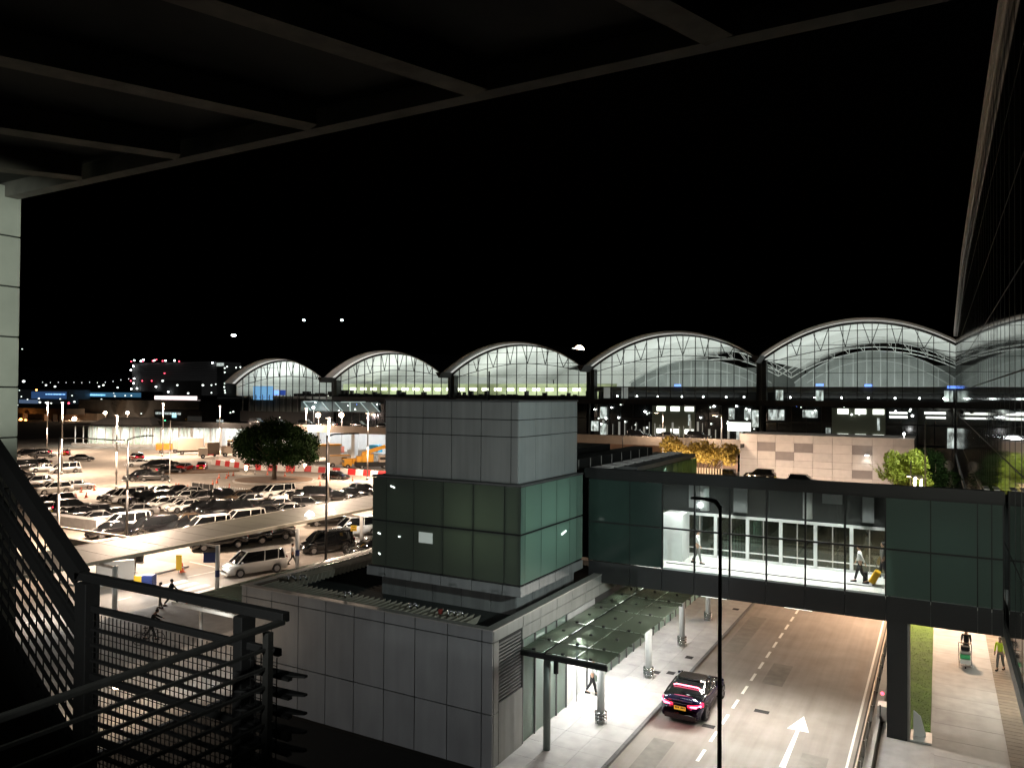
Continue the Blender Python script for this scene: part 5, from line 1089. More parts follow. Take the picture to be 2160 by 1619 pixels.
# ================================================================== STREET LAMPS
def lamp(lab, p, h, arm=None, ht=None, power=0, col=(1, .72, .48), dark=False, r0=.13, grp=None, lit='e_warm', head=.35):
    t = thing('street_lamp', lab, 'street lamp', (p[0], p[1], 0), group=grp)
    MB().cyl((p[0], p[1], 0), (p[0], p[1], h*.5), r0, r0*.85, 12).cyl((p[0], p[1], h*.5), (p[0], p[1], h), r0*.85, r0*.6, 12).cyl((p[0], p[1], 0), (p[0], p[1], .5), r0*1.5, n=12).build('pole', 'black' if dark else 'galv', t, True)
    if arm:
        az, ln = arm; e = Vector((p[0]+math.cos(az)*ln, p[1]+math.sin(az)*ln, ht or h+.3)); a = Vector((p[0], p[1], h-.1)); 
        MB().tube([a, a.lerp(e, .3)+Vector((0, 0, .12)), e], .06, 8).build('arm', 'black' if dark else 'galv', t)
        d = (e-a); d.z = 0; d.normalize(); MB().bar(e-d*.1, e+d*(.75 if r0 > .08 else .42), .32 if r0 > .08 else .2, .12 if r0 > .08 else .07).build('lamp_head', 'black' if dark else 'galv', t, bevel=.02); q = e+d*.35
        if power and not dark: MB().bar(e+d*.05-Vector((0, 0, .08)), e+d*.6-Vector((0, 0, .08)), .26, .03).build('lens', lit, t)
        if power: plight(t, (q.x, q.y, q.z-.13), power, col, area=(.5, .3))
    else:
        if power:
            MB().bar((p[0]-.5, p[1], h+.04), (p[0]+.5, p[1], h+.04), .3, .1).build('lamp_head', 'galv', t); MB().bar((p[0]-.45, p[1], h-.02), (p[0]-.2, p[1], h-.02), .2, .02).build('lens', lit, t); plight(t, (p[0]+.34, p[1]-.1, h-.03), power, col, area=(.5, .4))
    return t
vr2 = lambda x: YAW+math.atan((1080-x)/F_PX)
SOD = (1, .75, .56); PW = 12500
lamp('pale lamp post with long dark arm and glowing head, nearest the left column', pz(122, 1160), 10.3, (vr2(122)-.1, 4.6), 9.95, PW*.5, SOD)
lamp('dark lamp post with short arm standing left of the vans', pz(267, 1140), 9.9, (vr2(267), 1.5), 10.2, PW*.9, SOD, dark=True)
lamp('dark lamp post with long arm rising in front of the construction vehicles', pz(687, 1192), 10.95, (vr2(687), 1.9), 11.1, 1300, SOD, dark=True, r0=.11)
HP = [((130, 1000), 12.6, 'pale lamp mast, leftmost of the far car park masts', 1), ((245, 1030), 11, 'pale lamp mast behind the open middle of the car park', 1), ((343, 962), 12, 'pale lamp mast left of the pair before the colonnade', 1), ((358, 1018), 10, 'slim lamp mast beside the low island', 0),
      ((463, 950), 11.2, 'pale lamp mast behind the works lorries', 1), ((692, 1072), 11.4, 'white lamp mast behind the dark front lamp post', 1), ((775, 1012), 11.2, 'slim dark lamp mast beside the crane truck', 1), ((645, 962), 11, 'white lamp mast above the right edge of the tree', 1),
      ((99, 955), 12, 'slim lamp mast behind the leftmost parked cars', 1), ((538, 1000), 3.2, 'thin dark post left of the tree trunk', 0)]
for (q, h, nm, on) in HP: lamp(nm, pz(*q), h, power=PW*1.0*on, col=SOD, grp=None, r0=.125 if on else .09)
lamp('black lamp post with curved arm crossing the footbridge, nearest street lamp', (-5.45, 21.9), 11.4, (rad(178), .42), 11.55, 0, (1, .93, .82), dark=True, r0=.075)
t = lamp('lamp post with globe before the terminal, left of the dry shrub', py(1398, 985, 131), 11.6, (rad(180), .9), 11.5, 2600, SOD, r0=.12, head=.5)
t = lamp('lamp post with globe beside the beige block, behind the dry shrub', py(1522, 985, 131), 11.3, (rad(180), .9), 11.2, 2600, SOD, r0=.12)
lamp('bright slim pole in front of the lime bush, the shorter one', (-2.6, 88), 8.0, r0=.09); lamp('bright slim pole in front of the lime bush, the taller one', (-1.3, 88), 12.2, r0=.09)
lamp('thin dark pole before the elevated road parapet', py(1313, 980, 128), 7.5, r0=.1, dark=True)
# added street lights that light the right-hand road (heads hidden by the bridge or outside the frame)
def hidden_lamp(lab, loc, power, col, r=.3):
    t = lamp(lab, (loc[0], loc[1]), loc[2], power=power, col=col); return t
hidden_lamp('street lamp hidden behind the footbridge roof on the grass strip', (-1.5, 58, 9.2), 4700, (1, .66, .43))
hidden_lamp('second street lamp hidden farther behind the footbridge', (-1.5, 78, 7.2), 2600, (1, .62, .36))
flood('floodlight on the glass terminal wall lighting the footpath', (2.1, 23, 14), 2600, (.97, 1, .88), 120, (.5, 36, 0))
t = q = pz(247, 1440, 1.3); t = thing('area_lamp', 'glaring warm lamp seen through the wire mesh of the landing railing', 'lamp', (q.x, q.y, .12))
MB().cyl((q.x, q.y, .12), (q.x, q.y, 1.15), .06).build('post', 'galv', t); MB().ball((q.x, q.y, 1.3), .26, n=14, k=9).build('globe', 'e_warm', t, True); plight(t, (q.x, q.y, 1.7), 160, (1, .75, .52), .05)
hidden_lamp('street lamp on the near pavement left of the picture', (-60, 17, 9.0), 1500, (1, .88, .74))  # added lamp beyond the view to brighten the near left ground
flood('floodlight on the lobby block lighting the pavement below the stairs', (-29.6, 24, 4.9), 520, (.97, 1, .94), 150, (-42, 32, 0))  # from here on, floodlights added to brighten pavement, cladding, column, roof and bush
flood('floodlight on the stair building aimed at the lobby block', (-19, 3.2, 4.6), 2000, (.95, .98, 1), 70, (-22, 25.4, 3.2))
flood('small floodlight on the stair building aimed at the lift tower', (-3, -2.5, 15.2), 2300, (.97, 1, .95), 42, (-19, 30, 10))
flood('green tinged floodlight washing the pale column', (-3.0, 1.0, 15.4), 2500, (.92, 1, .88), 25, (-12.9, 6.3, 15.7), .06)
flood('dim warm lamp under the concrete roof', (-14, 3, 16.2), 5, (1, .78, .5), 150, (-8, 6, 18), .3)
flood('floodlight on the glass terminal wall above the lime bush', (1.8, 88, 13), 6500, (1, 1, .85), 60, (-3.6, 96, 6))
flood('floodlight on the glass terminal aimed at the tower side', (1.9, 22, 12.5), 6500, (.85, 1, .96), 60, (-16, 33, 10))
B(0, 0, 0, .1, .1, .1).build('tmp', 'ink') and bpy.data.objects.remove(bpy.data.objects['tmp'])
# warm lamps of the construction side glow and the two glare lamps on the canopy
for x, y, nm in ((653, 1087, 'large glaring lamp at the walkway canopy roof'), (700, 1077, 'smaller glaring lamp at the walkway canopy roof')):
    p = px(x, y, -49.5); t = thing('roof_lamp', nm, 'lamp', (p.x, p.y, 3.3)); s = .42 if x < 690 else .26
    MB().cyl((p.x, p.y, 3.3), (p.x, p.y, p.z-.1), .05).build('stem', 'galv', t); MB().ball((p.x, p.y, p.z), s, n=14, k=9).build('globe', mat('globe_hot', (1, .9, .8), .4, emit=9, ecol=(1, .9, .78)), t, True); plight(t, (p.x, p.y, p.z+s+.1), 60, (1, .85, .7), .1)

# ================================================================== PEOPLE
def skinmesh(name, nodes, edges, m_, parent, sub=1):
    me = bpy.data.meshes.new(name); me.from_pydata([n[0] for n in nodes], edges, []); o = bpy.data.objects.new(name, me); COL.objects.link(o); o.parent = parent
    me.materials.append(M[m_]); s = o.modifiers.new('skin', 'SKIN'); s.use_smooth_shade = True
    for i, v in enumerate(me.skin_vertices[0].data):
        r_ = nodes[i][1]; v.radius = r_ if isinstance(r_, tuple) else (r_, r_); v.use_root = (i == 0)
    if sub: b = o.modifiers.new('sub', 'SUBSURF'); b.levels = sub; b.render_levels = sub
    return o
def person(label, loc, rz, h=1.7, top='shirtw', legs='clothb', step=.25, arms=((.1, 0), (.1, 0)), bend=0.0, headtilt=0, group=None, hat=None, sleeves=True, top_r=1.0):
    """arms: per side (forward angle at the shoulder, elbow bend) in radians; bend: forward lean"""
    t = thing('person', label, 'person', loc, rz, group); k = h/1.72
    fx = lambda z: bend*max(0, z-.95)
    V = lambda x, y, z: ((x+fx(z))*k, y*k, z*k)
    hipz = .93; N = [(V(0, 0, .95), (.13*k, .1*k))]; E_ = []
    def add(p, r, par): N.append((p, r)); E_.append((par, len(N)-1)); return len(N)-1
    w_ = add(V(0, 0, 1.1), (.115*k, .09*k), 0); c_ = add(V(0, 0, 1.3), (.14*k, .1*k), w_); sh = add(V(0, 0, 1.43), (.11*k, .075*k), c_)
    nk = add(V(.01, 0, 1.51), .05*k, sh); hd = add(V(.025+headtilt, 0, 1.585), (.062*k, .07*k), nk); h2 = add(V(.02+headtilt, 0, 1.68), (.07*k, .085*k), hd); add(V(.0+headtilt, 0, 1.725), (.05*k, .06*k), h2)
    add(V(.115+headtilt, 0, 1.6), .012*k, hd)                              # nose
    for s in (-1, 1): add(V(.0+headtilt, s*.085, 1.6), .012*k, hd)         # ears
    T_ = [(N[0][0], (.15*k*top_r, .12*k*top_r)), (N[w_][0], (.14*k*top_r, .11*k*top_r)), (N[c_][0], (.16*k*top_r, .12*k*top_r)), (N[sh][0], (.125*k, .085*k))]; TE = [(0, 1), (1, 2), (2, 3)]
    for s, (af, el) in zip((-1, 1), arms):
        p = Vector(V(0, s*.185, 1.41)); a = add(tuple(p), .05*k, sh)
        d = Vector((math.sin(af), s*.12, -math.cos(af))).normalized(); e = p+d*.28*k; ei = add(tuple(e), .038*k, a)
        d2 = Vector((math.sin(af+el), s*.02, -math.cos(af+el))).normalized(); wr = e+d2*.24*k; wi = add(tuple(wr), .026*k, ei)
        pa = wr+d2*.07*k; pi_ = add(tuple(pa), (.036*k, .016*k), wi)
        side = Vector((0, 1, 0)) if abs(d2.y) < .9 else Vector((1, 0, 0)); fwd = d2.cross(side).normalized()
        for j, ln in enumerate((.07, .082, .078, .06)):
            b = pa+side*(j-1.5)*.019*k; f1 = add(tuple(b+d2*ln*.5*k), .0085*k, pi_); add(tuple(b+d2*ln*k+fwd*-.02*k), .0075*k, f1)
        th = add(tuple(wr+d2*.05*k-side*s*.045*k+fwd*-.015*k), .01*k, wi); add(tuple(wr+d2*.085*k-side*s*.055*k+fwd*-.02*k), .009*k, th)
        o = len(T_); T_.append((tuple(p), .062*k)); TE.append((3, o)); T_.append((tuple(p+d*(.24 if sleeves else .16)*k), .055*k)); TE.append((o, o+1))
        if sleeves: T_.append((tuple(e+d2*.02*k), .05*k)); TE.append((o+1, o+2)); T_.append((tuple(e+d2*.2*k), .038*k)); TE.append((o+2, o+3))
    G = [(V(0, 0, 1.0), (.135*k, .11*k)), (V(0, 0, .9), (.15*k, .12*k))]; GE = [(0, 1)]
    for s, st in ((-1, step), (1, -step)):
        hp = V(0, s*.09, hipz-.03); kn = V(st*.45+.03, s*.095, .5); an = V(st-(.08 if st < 0 else 0), s*.095, .09+(.04 if st < -.1 else 0)); toe = (an[0]+.17*k, an[1], .035*k)
        a = add(hp, .082*k, 0); b = add(kn, .056*k, a); c = add(an, .038*k, b); add(toe, (.04*k, .026*k), c)
        o = len(G); G += [(hp, .1*k), (kn, .074*k), ((an[0], an[1], an[2]+.03*k), .06*k)]; GE += [(1, o), (o, o+1), (o+1, o+2)]
        mb = MB().hexa([(an[0]-.07, an[1]-.045, 0), (an[0]+.2, an[1]-.05, 0), (an[0]+.2, an[1]+.05, 0), (an[0]-.07, an[1]+.045, 0), (an[0]-.07, an[1]-.04, .11), (an[0]+.2, an[1]-.04, .05), (an[0]+.2, an[1]+.04, .05), (an[0]-.07, an[1]+.04, .11)])
        me_o = mb.build('shoe', 'clothb', None, bevel=.015); me_o.parent = t
    skinmesh('body', N, E_, 'skin', t); skinmesh('top', T_, TE, top, t); skinmesh('trousers', G, GE, legs, t)
    hp = Vector(V(.0+headtilt, 0, 1.655)); mb = MB().ball((hp.x-.012, 0, hp.z+.012), .1*k, .092*k, .105*k, n=14, k=9); o = mb.build('hair', hat or 'hair', None, True); o.parent = t
    for s in (-1, 1):
        e = Vector(V(.092+headtilt, s*.03, 1.63)); o = MB().ball(tuple(e), .011, n=6, k=5).build('eye', 'ink', None); o.parent = t
    return t
person('person in white shirt and black trousers walking out of the lit lobby doorway', (-14.62, 34.2, .125), rad(20), 1.74, step=.2, arms=((.3, .3), (-.2, .2)), bend=.1)
person('person in white top and black trousers pulling luggage across the footbridge', (-3.2, 38.5, 6.0), rad(185), 1.68, step=.22, arms=((.2, .3), (-.5, .1)), bend=.05)
person('person in white shirt and grey trousers walking near the left end of the footbridge', (-10.75, 38.6, 6.0), rad(5), 1.68, 'shirtw', 'clothg', step=.2, arms=((.3, .2), (-.3, .2)))
person('person in dark clothes following the yellow suitcase on the footbridge', (-2.35, 40.1, 6.0), rad(185), 1.66, 'clothg', 'clothb', step=.15)
def case(name, lab, cat, loc, rz, m_):
    t = thing(name, lab, cat, loc, rz)
    o = MB().box(-.14, -.24, .07, .14, .24, .68).build('shell', m_, None, bevel=.05); o.parent = t
    mb = MB(); [mb.bar((-.1, y, .68), (-.28, y, 1.02), .02) for y in (-.1, .1)]; mb.bar((-.28, -.1, 1.02), (-.28, .1, 1.02), .03); o = mb.build('handle', 'steel', None); o.parent = t
    for x in (-.1, .1):
        for y in (-.18, .18): o = MB().cyl((x, y-.02, .04), (x, y+.02, .04), .04, n=8).build('wheel', 'tyre', None); o.parent = t
    return t
c_ = case('suitcase', 'bright yellow tilted suitcase on the footbridge floor', 'suitcase', (-2.75, 38.35, 6.05), rad(0), 'suity'); c_.rotation_euler = (0, rad(28), 0)
case('hand_luggage', 'small black wheeled bag between the walker and the yellow suitcase', 'bag', (-3.0, 38.75, 6.0), 0, 'clothb').scale = (.7, .7, .7)
person('person in pale vest and black trousers walking behind the white minivan', (*pz(617, 1190)[:2], 0), YAW+rad(10), 1.75, 'mat_vest' if 0 else 'shirtw', 'clothb', step=.3, arms=((.4, .2), (-.3, .2)))
person('person in yellow high visibility jacket standing on the tiled path', (2.78, 48.2, .114), rad(250), 1.7, 'hivis', 'clothg', step=.18, arms=((.15, .3), (.1, .2)), top_r=1.25)
person('person in dark clothes pushing the loaded luggage trolley', (1.25, 49.0, .114), rad(-92), 1.7, 'clothb', 'clothb', step=.2, arms=((.8, .5), (.8, .5)), bend=.12)
person('dark silhouette of a person striding on the pavement behind the railing', (*pz(362, 1280)[:2], .12), YAW+rad(40), 1.75, 'clothb', 'clothb', step=.35, arms=((.6, .3), (-.4, .2)))
person('person in grey trousers standing left of the striding silhouette', (*pz(338, 1286)[:2], .12), YAW+rad(200), 1.7, 'clothb', 'clothg', step=.05)
person('person bent over a bicycle behind the wire mesh', (*pz(318, 1352)[:2], .12), YAW+rad(10), 1.72, 'clothb', 'clothb', step=.3, arms=((1.0, .1), (1.0, .1)), bend=.35, headtilt=.1)
q = pz(318, 1358); bt = thing('bicycle', 'dark bicycle held by the bent figure behind the mesh', 'bicycle', (q.x+.3, q.y-.35, .12), YAW+rad(15))
for x in (-.5, .52):
    mb = MB(); R_ = [(x+.33*math.cos(a), 0, .34+.33*math.sin(a)) for a in [k*.3927 for k in range(17)]]; mb.tube(R_, .02, 6)
    for a in range(8): mb.bar((x, 0, .34), (x+.33*math.cos(a*.785), 0, .34+.33*math.sin(a*.785)), .006)
    o = mb.build('wheel', 'tyre', None); o.parent = bt
o = MB().tube([(-.5, 0, .34), (-.15, 0, .85), (.4, 0, .88), (.52, 0, .34)], .018).tube([(-.15, 0, .85), (-.02, 0, .34), (.4, 0, .88)], .018).tube([(-.5, 0, .34), (-.02, 0, .34)], .015).build('frame', 'greyp', None); o.parent = bt
o = MB().bar((-.28, 0, .96), (-.05, 0, .96), .14, .05).build('saddle', 'ink', None); o.parent = bt
o = MB().bar((.42, -.25, 1.02), (.42, .25, 1.02), .025).bar((.4, 0, .86), (.42, 0, 1.02), .025).build('handlebar', 'steel', None); o.parent = bt
# luggage trolley with cases
tt = thing('luggage_trolley', 'loaded luggage trolley pushed along the footpath', 'trolley', (1.18, 47.9, .112), rad(-90))
def ch(mb, nm, m_, **k): o = mb.build(nm, m_, None, **k); o.parent = tt; return o
mb = MB(); [mb.bar((-.45, y, .2), (.5, y, .14), .035) for y in (-.3, 0, .3)]; [mb.bar((-.45, y, .2), (-.62, y, 1.05), .035) for y in (-.3, .3)]; mb.bar((-.62, -.32, 1.05), (-.62, .32, 1.05), .04); mb.bar((.5, -.3, .14), (.5, .3, .14), .03); mb.bar((-.5, -.3, .5), (-.5, .3, .5), .03)
ch(mb, 'frame', 'steel')
for x, y in ((-.4, -.28), (-.4, .28), (.42, 0)): ch(MB().cyl((x, y-.025, .07), (x, y+.025, .07), .07, n=10), 'wheel', 'tyre')
def item(nm, lab, cat, z, h_, m_, L__=.8, w2=.52, x=0.0):
    o = MB().box(-L__/2, -w2/2, 0, L__/2, w2/2, h_).build(nm, m_, bevel=.04); o.location = (1.18, 47.9-x, .112+z); o.rotation_euler = (0, 0, rad(-90)); tag(o, lab, cat)
item('suitcase', 'white suitcase lying at the bottom of the luggage trolley', 'suitcase', .21, .24, 'white', .85); item('box', 'green box lying on the white suitcase of the luggage trolley', 'box', .46, .2, 'green', .55, .48, .02)
item('suitcase', 'grey suitcase behind the green box on the luggage trolley', 'suitcase', .67, .16, 'silver', .5, .5, -.06); o = item('small_bag', 'dark blue bag on top of the luggage trolley', 'bag', .84, .2, 'clothb', .35, .42, -.15)
# kerbside fixtures near the bridge pillar
t = thing('roadside_guardrail', 'pale kerbside guardrail between the road and the bridge pillar', 'guardrail', (-2.75, 44, 0))
MB().bar((-2.75, 26, .62), (-2.75, 62, .62), .06, .26).build('beam', mat('rail_tan', (.42, .33, .26), .5, metal=.2, var=.3, scale=2), t); mb = MB(); [mb.bar((-2.7, 26+k*2, 0), (-2.7, 26+k*2, .7), .1) for k in range(19)]; mb.build('posts', 'galv', t)
MB().bar((-2.45, 26, .2), (-2.45, 62, .2), .3, .35).build('base', 'kerb', t)
o = small_box('electric_box', 'pale equipment box with red lamp at the foot of the bridge pillar', 'box', (-2.25, 38.2, .1), .4, .7, .7, 'bar_white'); MB().ball((-2.3, 38.9, 1.0), .08, n=8).build('red_lamp', 'e_red', o).location = (0, 0, 0)
o = MB().cyl((-2.3, 37.4, .1), (-2.3, 37.4, 1.0), .03).build('marker_post', 'black', None, True, origin=(-2.3, 37.4, .1)); tag(o, 'thin black marker post beside the equipment box', 'post')
o = MB().hexa([(-1.0, 36.9, .1), (-.5, 36.9, .1), (-.5, 37.1, .1), (-1.0, 37.1, .1), (-1.0, 37.2, 1.1), (-.75, 37.2, .9), (-.72, 37.25, .9), (-.98, 37.25, 1.1)]).build('paper_sack', 'white', origin=(-.8, 37, .1)); tag(o, 'crumpled white sack at the near end of the grass strip', 'sack')
o = B(-1.1, 36.4, .1, -.3, 37.55, .16).build('drain_slab', 'white', origin=(-.7, 37, .1)); o['kind'] = 'structure'

# ================================================================== WHITE COLONNADE BUILDING AND FAR SCENERY
ca_, cb_ = pz(150, 940), pz(520, 947)
D = (cb_-ca_); LEN = D.length; D.normalize(); NV = Vector((-D.y, D.x, 0))
Wc = thing('colonnade_building', 'long low building with brightly lit white colonnade and dark flat roof', 'building', tuple(ca_.lerp(cb_, .5)))
def along(s, d, z): q = ca_+D*s+NV*d; return (q.x, q.y, z)
mb = MB(); mb.bar(along(-2, 3, 5.6), along(LEN+8, 3, 5.6), 8, .5); mb.build('roof', 'black', Wc)
MB().bar(along(0, 6.5, 2.7), along(LEN, 6.5, 2.7), .2, 5.3).build('back_wall', mat('colonnade_wall', (.3, .3, .27), .8, var=.5, scale=.9), Wc)
mb = MB(); s = 1
while s < LEN: mb.bar(along(s, .2, 0), along(s, .2, 5.3), .5 if rnd.random() < .3 else .2); s += rnd.choice((.9, 1.3, 1.9, 2.4))
mb.bar(along(0, .2, .4), along(LEN, .2, .4), .3, .8); mb.build('columns', 'white', Wc)
for k in range(7): plight(Wc, along(4+k*LEN/7, 3.4, 5.0), 1150, (.97, 1, .93), area=(1.0, 1.0))
hp_ = pz(190, 915, 5); MB().hexa([tuple(Vector(along(a, b, z))) for a, b, z in ((6, -1, 5.9), (24, -1, 5.9), (24, 6, 5.9), (6, 6, 5.9), (9, 1, 7.6), (22, 1, 7.8), (22, 4, 7.8), (9, 4, 7.6))]).build('pitched_roof', 'cladd', Wc)
# far left: raised road, orange lit yard, blue lit halls
def far_box(name, lab, cat, x0, y0, x1, y1, Y, depth, m_, parts=()):
    a = py(x0, y1, Y); b = py(x1, y0, Y); t = thing(name, lab, cat, ((a.x+b.x)/2, Y, 0)); B(a.x, Y, max(0, a.z) if name != 'flyover' else a.z, b.x, Y+depth, b.z).build('wall', m_, t)
    for (nm, u0, v0, u1, v1, mm) in parts: p_ = py(u0, v1, Y-.3); q_ = py(u1, v0, Y-.3); B(p_.x, Y-.35, p_.z, q_.x, Y-.05, q_.z).build(nm, mm, t)
    return t
wallD = mat('far_wall', (.05, .045, .04), .9, var=.3, scale=.3); wallT = mat('far_wall_tan', (.14, .1, .07), .9, var=.5, scale=.15)
fl = far_box('flyover', 'dark elevated road at the far left with lamps below', 'bridge', -60, 862, 140, 868, 215, 9, wallT)
for x in (48, 92, 124, 110): a = py(x, 866, 216); B(a.x-.7, 216, 0, a.x+.7, 218, a.z).build('pier', wallT, fl)
far_box('service_building', 'dim brown service building behind the far left masts', 'building', 30, 872, 205, 925, 235, 14, wallT)
far_box('depot_building', 'dark depot building with two wall lamps left of the masts', 'building', 165, 846, 420, 905, 240, 18, wallD, (('lit_slit', 395, 885, 470, 888, 'e_win'),))
far_box('depot_annex', 'grey annex with pale panels behind the slim masts', 'building', 325, 866, 425, 905, 225, 8, mat('far_grey', (.12, .12, .11), .9, var=.5, scale=.4), (('panel', 328, 870, 380, 873, 'e_win'), ('panel', 395, 878, 425, 900, mat('annex_panel', (.2, .2, .18), .8, emit=.08)), ('blue_notice', 363, 871, 371, 880, 'e_bluestrip')))
far_box('blue_hall', 'long low hall with blue lit band in the far distance', 'building', 152, 826, 300, 838, 420, 20, wallD, (('blue_band', 158, 828, 297, 836, 'e_blue'), ('bright_strip', 160, 831.5, 222, 833.5, 'e_bluestrip')))
far_box('blue_shed', 'blue lit shed at the far left beside the column', 'building', 36, 822, 145, 850, 400, 20, mat('shed', (.2, .22, .24), .8, emit=.02), (('blue_wall', 66, 826, 140, 840, mat('dull_blue', (.05, .12, .35), .5, emit=.3, ecol=(.08, .2, .5))), ('bright_strip', 96, 830.5, 138, 832, 'e_bluestrip'), ('blue_foot', 40, 843, 80, 850, mat('dull_blue2', (.2, .3, .45), .5, emit=.35, ecol=(.2, .3, .5)))))
far_box('lit_concourse', 'bright pinkish lit concourse under the distant hotel', 'building', 325, 834, 425, 847, 330, 12, wallD, (('lit_band', 326, 835.5, 415, 842, mat('band_pink', (1, .9, .85), .5, emit=1.9, ecol=(1, .86, .84))), ('dim_band', 340, 843, 422, 849, mat('band_dim', (.6, .5, .5), .5, emit=.35))))
HT = far_box('hotel_building', 'dark broad hotel block with red and white lights at its edges', 'building', 278, 762, 458, 838, 520, 30, mat('hotel_wall', (.035, .034, .034), .9, emit=.012, ecol=(.5, .5, .5)), (('rooftop_sign', 457, 765, 472, 772, 'e_win'), ('lower_floors', 290, 803, 425, 834, mat('hotel_low', (.05, .05, .05), .9, emit=.02))))
mb = MB()
for k in range(8): a = py(292, 768+k*5, 519); b = py(456, 766+k*5+1.6, 519); mb.box(a.x, 519.4, min(a.z, b.z), b.x, 519.9, max(a.z, b.z))
mb.build('floor_lines', mat('hotel_line', (.06, .06, .06), .9, emit=.03), HT)
HT2 = far_box('hotel_wing', 'dark hotel wing rising behind the first vault', 'building', 457, 772, 505, 838, 500, 25, mat('wing_wall', (.05, .05, .052), .9, emit=.016))
def spots(parent, name, pts, Y, r, m_):
    for (x, y) in pts: p_ = py(x, y, Y); MB().ball(tuple(p_), r, n=6, k=4).build(name, m_, parent)
spots(HT, 'roof_light', [(283, 760), (297, 761), (303, 758), (325, 760), (349, 760), (368, 760), (281, 772), (276, 780), (283, 798), (282, 808), (277, 820), (289, 819), (448, 765), (329, 815), (355, 826)], 517, .75, 'e_white')
spots(HT, 'red_light', [(277, 762), (301, 762), (322, 761), (330, 758), (343, 761), (378, 762), (347, 787), (276, 803), (300, 803), (320, 803)], 517, .7, 'e_red')
spots(HT2, 'wall_light', [(479, 773), (474, 776), (474, 785), (498, 775), (507, 774), (474, 808), (473, 816), (474, 823), (475, 828), (446, 812), (446, 828)], 496, .7, 'e_dim')
FL = [(97, 812, .9), (116, 815, 1.0), (209, 815, .8), (218, 812, .9), (248, 817, .8), (50, 804, 1.4), (350, 791, 0), (374, 812, .8), (428, 812, .9), (397, 829, .8), (372, 846, .6), (343, 803, 1.0), (449, 852, .7),
      (41, 823, .5), (45, 836, .6), (58, 842, .6), (37, 854, .6), (82, 840, .8), (84, 848, 1.0), (97, 849, .9), (108, 850, .7), (127, 841, .6), (152, 834, .6), (157, 847, .9), (184, 848, .6), (214, 842, .7), (242, 835, .7), (264, 834, .6), (277, 834, .6), (240, 829, .4), (260, 848, .5), (270, 848, .5),
      (455, 810, .5), (385, 853, .6), (363, 851, 1.2), (352, 852, 1.4), (375, 849, .7), (407, 858, .4), (298, 872, .4), (486, 870, .4), (492, 868, .5), (560, 846, .3), (586, 861, .6), (700, 860, .8), (590, 880, .3)]
tiny = None; FL = sorted(f for f in FL if f[2])
for k, (x, y, r_) in enumerate(FL):
    if not r_: continue
    p_ = py(x, y, 300 if y < 862 else 145); t = None
    if tiny is None: tiny = MB().ball((0, 0, 0), 1, n=8, k=5).build('distant_lamp', 'e_dim')
    o = tiny if k == 0 else tiny.copy()
    if k: COL.objects.link(o)
    s = r_*(.75 if y < 862 else .5); o.location = p_; o.scale = (s, s, s*.8); tag(o, f'tiny white distant airport lamp, {ordn(k) if k < 39 else ordn(len(FL)-1-k)} from the {"left" if k < 39 else "right"}', 'lamp', 'distant airport lights')
for k, (x, y, nm, mm, s) in enumerate(((145, 850, 'reddish lamp at the far left of the distant lights', 'e_red', .8), (211, 848, 'pink lamp below the blue lit hall', 'e_red', .6), (325, 853, 'magenta lamp under the bright concourse', 'e_red', .8), (77, 822, 'orange aircraft warning lamp above the blue shed', 'e_orange', .8), (407, 857, 'small yellowish lamp below the concourse', 'e_orange', .4))):
    o = MB().ball((0, 0, 0), s*.8, n=8, k=5).build('coloured_lamp', mm); o.location = py(x, y, 300); tag(o, nm, 'lamp')
for k in range(13):
    x = 90+k*16.5; y = 806-max(0, k-8)*2.6+(k % 2)*.7; o = tiny.copy(); COL.objects.link(o); o.location = py(x, y, 900); o.scale = (.5, .5, .9); tag(o, f'faint lamp on the cableway line over the airport, {ordn(k)} from the left', 'lamp', 'faint lamps on the far ridge')
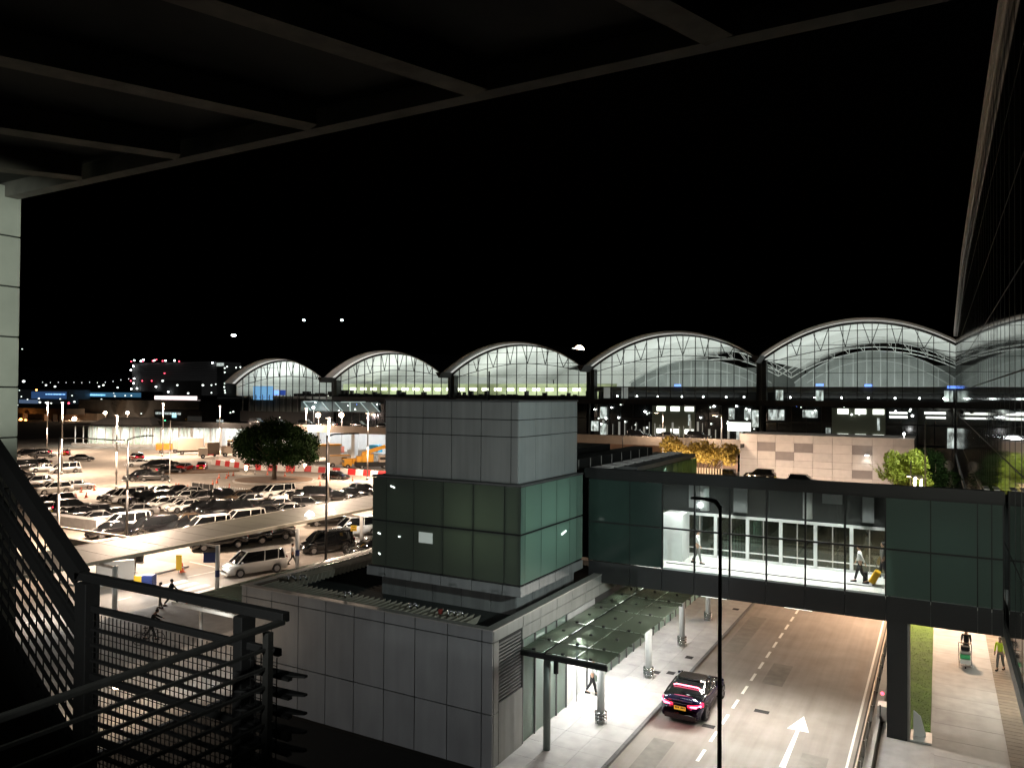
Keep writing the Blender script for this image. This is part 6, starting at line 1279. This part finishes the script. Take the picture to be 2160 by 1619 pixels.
# glowing lamps with visible spill
for (x, y, Y, pw, cl, s, nm, mm) in ((44, 884, 212, 5000, (1, .4, .1), .9, 'orange lamp cluster beside the column, the left one', 'e_orange'), (54, 886, 212, 5000, (1, .5, .2), .8, 'orange lamp cluster beside the column, the right one', 'e_orange'), (157, 883, 228, 12000, (1, .55, .28), 1.5, 'large bright wall lamp of the brown service building', 'e_warm'),
        (222, 870, 233, 2600, (1, .8, .6), 1.1, 'left bright wall lamp of the dark depot', 'e_warm'), (269, 870, 233, 2600, (1, .8, .6), 1.1, 'right bright wall lamp of the dark depot', 'e_warm'), (86, 888, 225, 1200, (1, .9, .7), .6, 'white lamp under the far left flyover', 'e_white'), (123, 891, 222, 1500, (1, .6, .1), .6, 'amber lamp below the flyover end', 'e_orange'),
        (237, 896, 200, 700, (1, .5, .1), .5, 'small amber lamp left of the colonnade roof', 'e_orange'), (252, 890, 200, 500, (1, .8, .6), .4, 'white lamp beside the second far mast', 'e_warm'), (671, 875, 140, 1200, (1, .8, .76), .85, 'globe lamp on the elevated road above the tree', 'e_warm'), (720, 875, 140, 1200, (1, .8, .76), .85, 'globe lamp on the elevated road left of the tower', 'e_warm'),
        (661, 859, 148, 300, (1, .95, .95), .5, 'smaller white lamp above the globe lamps', 'e_white'), (438, 896, 165, 500, (1, .3, .25), .7, 'red sign lamp at the colonnade roof end', 'e_red'), (452, 893, 165, 500, (1, .95, .95), .6, 'white lamp beside the red sign lamp', 'e_white'), (491, 920, 150, 80, (1, 1, 1), .35, 'round white clock lamp left of the tree', 'e_dim')):
    p_ = py(x, y, Y); t = thing('area_lamp', nm, 'lamp', (p_.x, Y, 0)); MB().cyl((p_.x, Y+.2, 0), (p_.x, Y+.2, p_.z), .1).build('post', 'galv', t); MB().ball(tuple(p_), s*.7, n=12, k=8).build('globe', mm, t, True); plight(t, (p_.x, Y-1.2, p_.z-.6), pw, cl, .06)
for x, y, nm in ((308, 905, 'small green signal lamp, leftmost'), (348, 887, 'small green signal lamp beside the slim masts'), (478, 897, 'small green signal lamp right of the red sign lamp')):
    o = MB().ball((0, 0, 0), .3, n=8, k=5).build('signal_lamp', 'e_green'); o.location = py(x, y, 170); tag(o, nm, 'signal')
o = MB().ball((0, 0, 0), .5, n=8, k=5).build('yellow_dome', 'yell'); o.location = py(393, 884, 222); tag(o, 'yellow dome shape before the grey annex', 'dome')
# lamps high on the dark hills
for k, (x, y, sx, sz, mm, nm) in enumerate(((493, 707, 9, 4, 'e_white', 'bright elongated lamp high on the dark hill'), (641, 675, 4.5, 2.6, 'e_white', 'small lamp on the ridge, middle of the three'), (721, 675, 5, 3, 'e_white', 'small lamp on the ridge, rightmost of the three'),
        (1222, 738, 19, 19, 'e_warm', 'large warm lamp glowing above the gap between two vaults'), (1209, 736, 6, 5, 'e_dim', 'small cool lamp left of the large warm one'), (47, 736, 2.0, 1.5, 'e_dim', 'faint lamp in the sky beside the column'))):
    p_ = ray(x, y).normalized(); p_ = CE+p_*2450; o = MB().ball((0, 0, 0), 1, n=14, k=9).build('hill_lamp', mm, None, True); o.location = p_; o.scale = (sx*.8, sx*.8, sz*.8); tag(o, nm, 'lamp')
    q_ = MB().cyl((0, 0, -1), (0, 0, -(p_.z)/(sz*.8)-1), .1).build('mast', 'black', o) ; q_.location = (0, 0, 0)
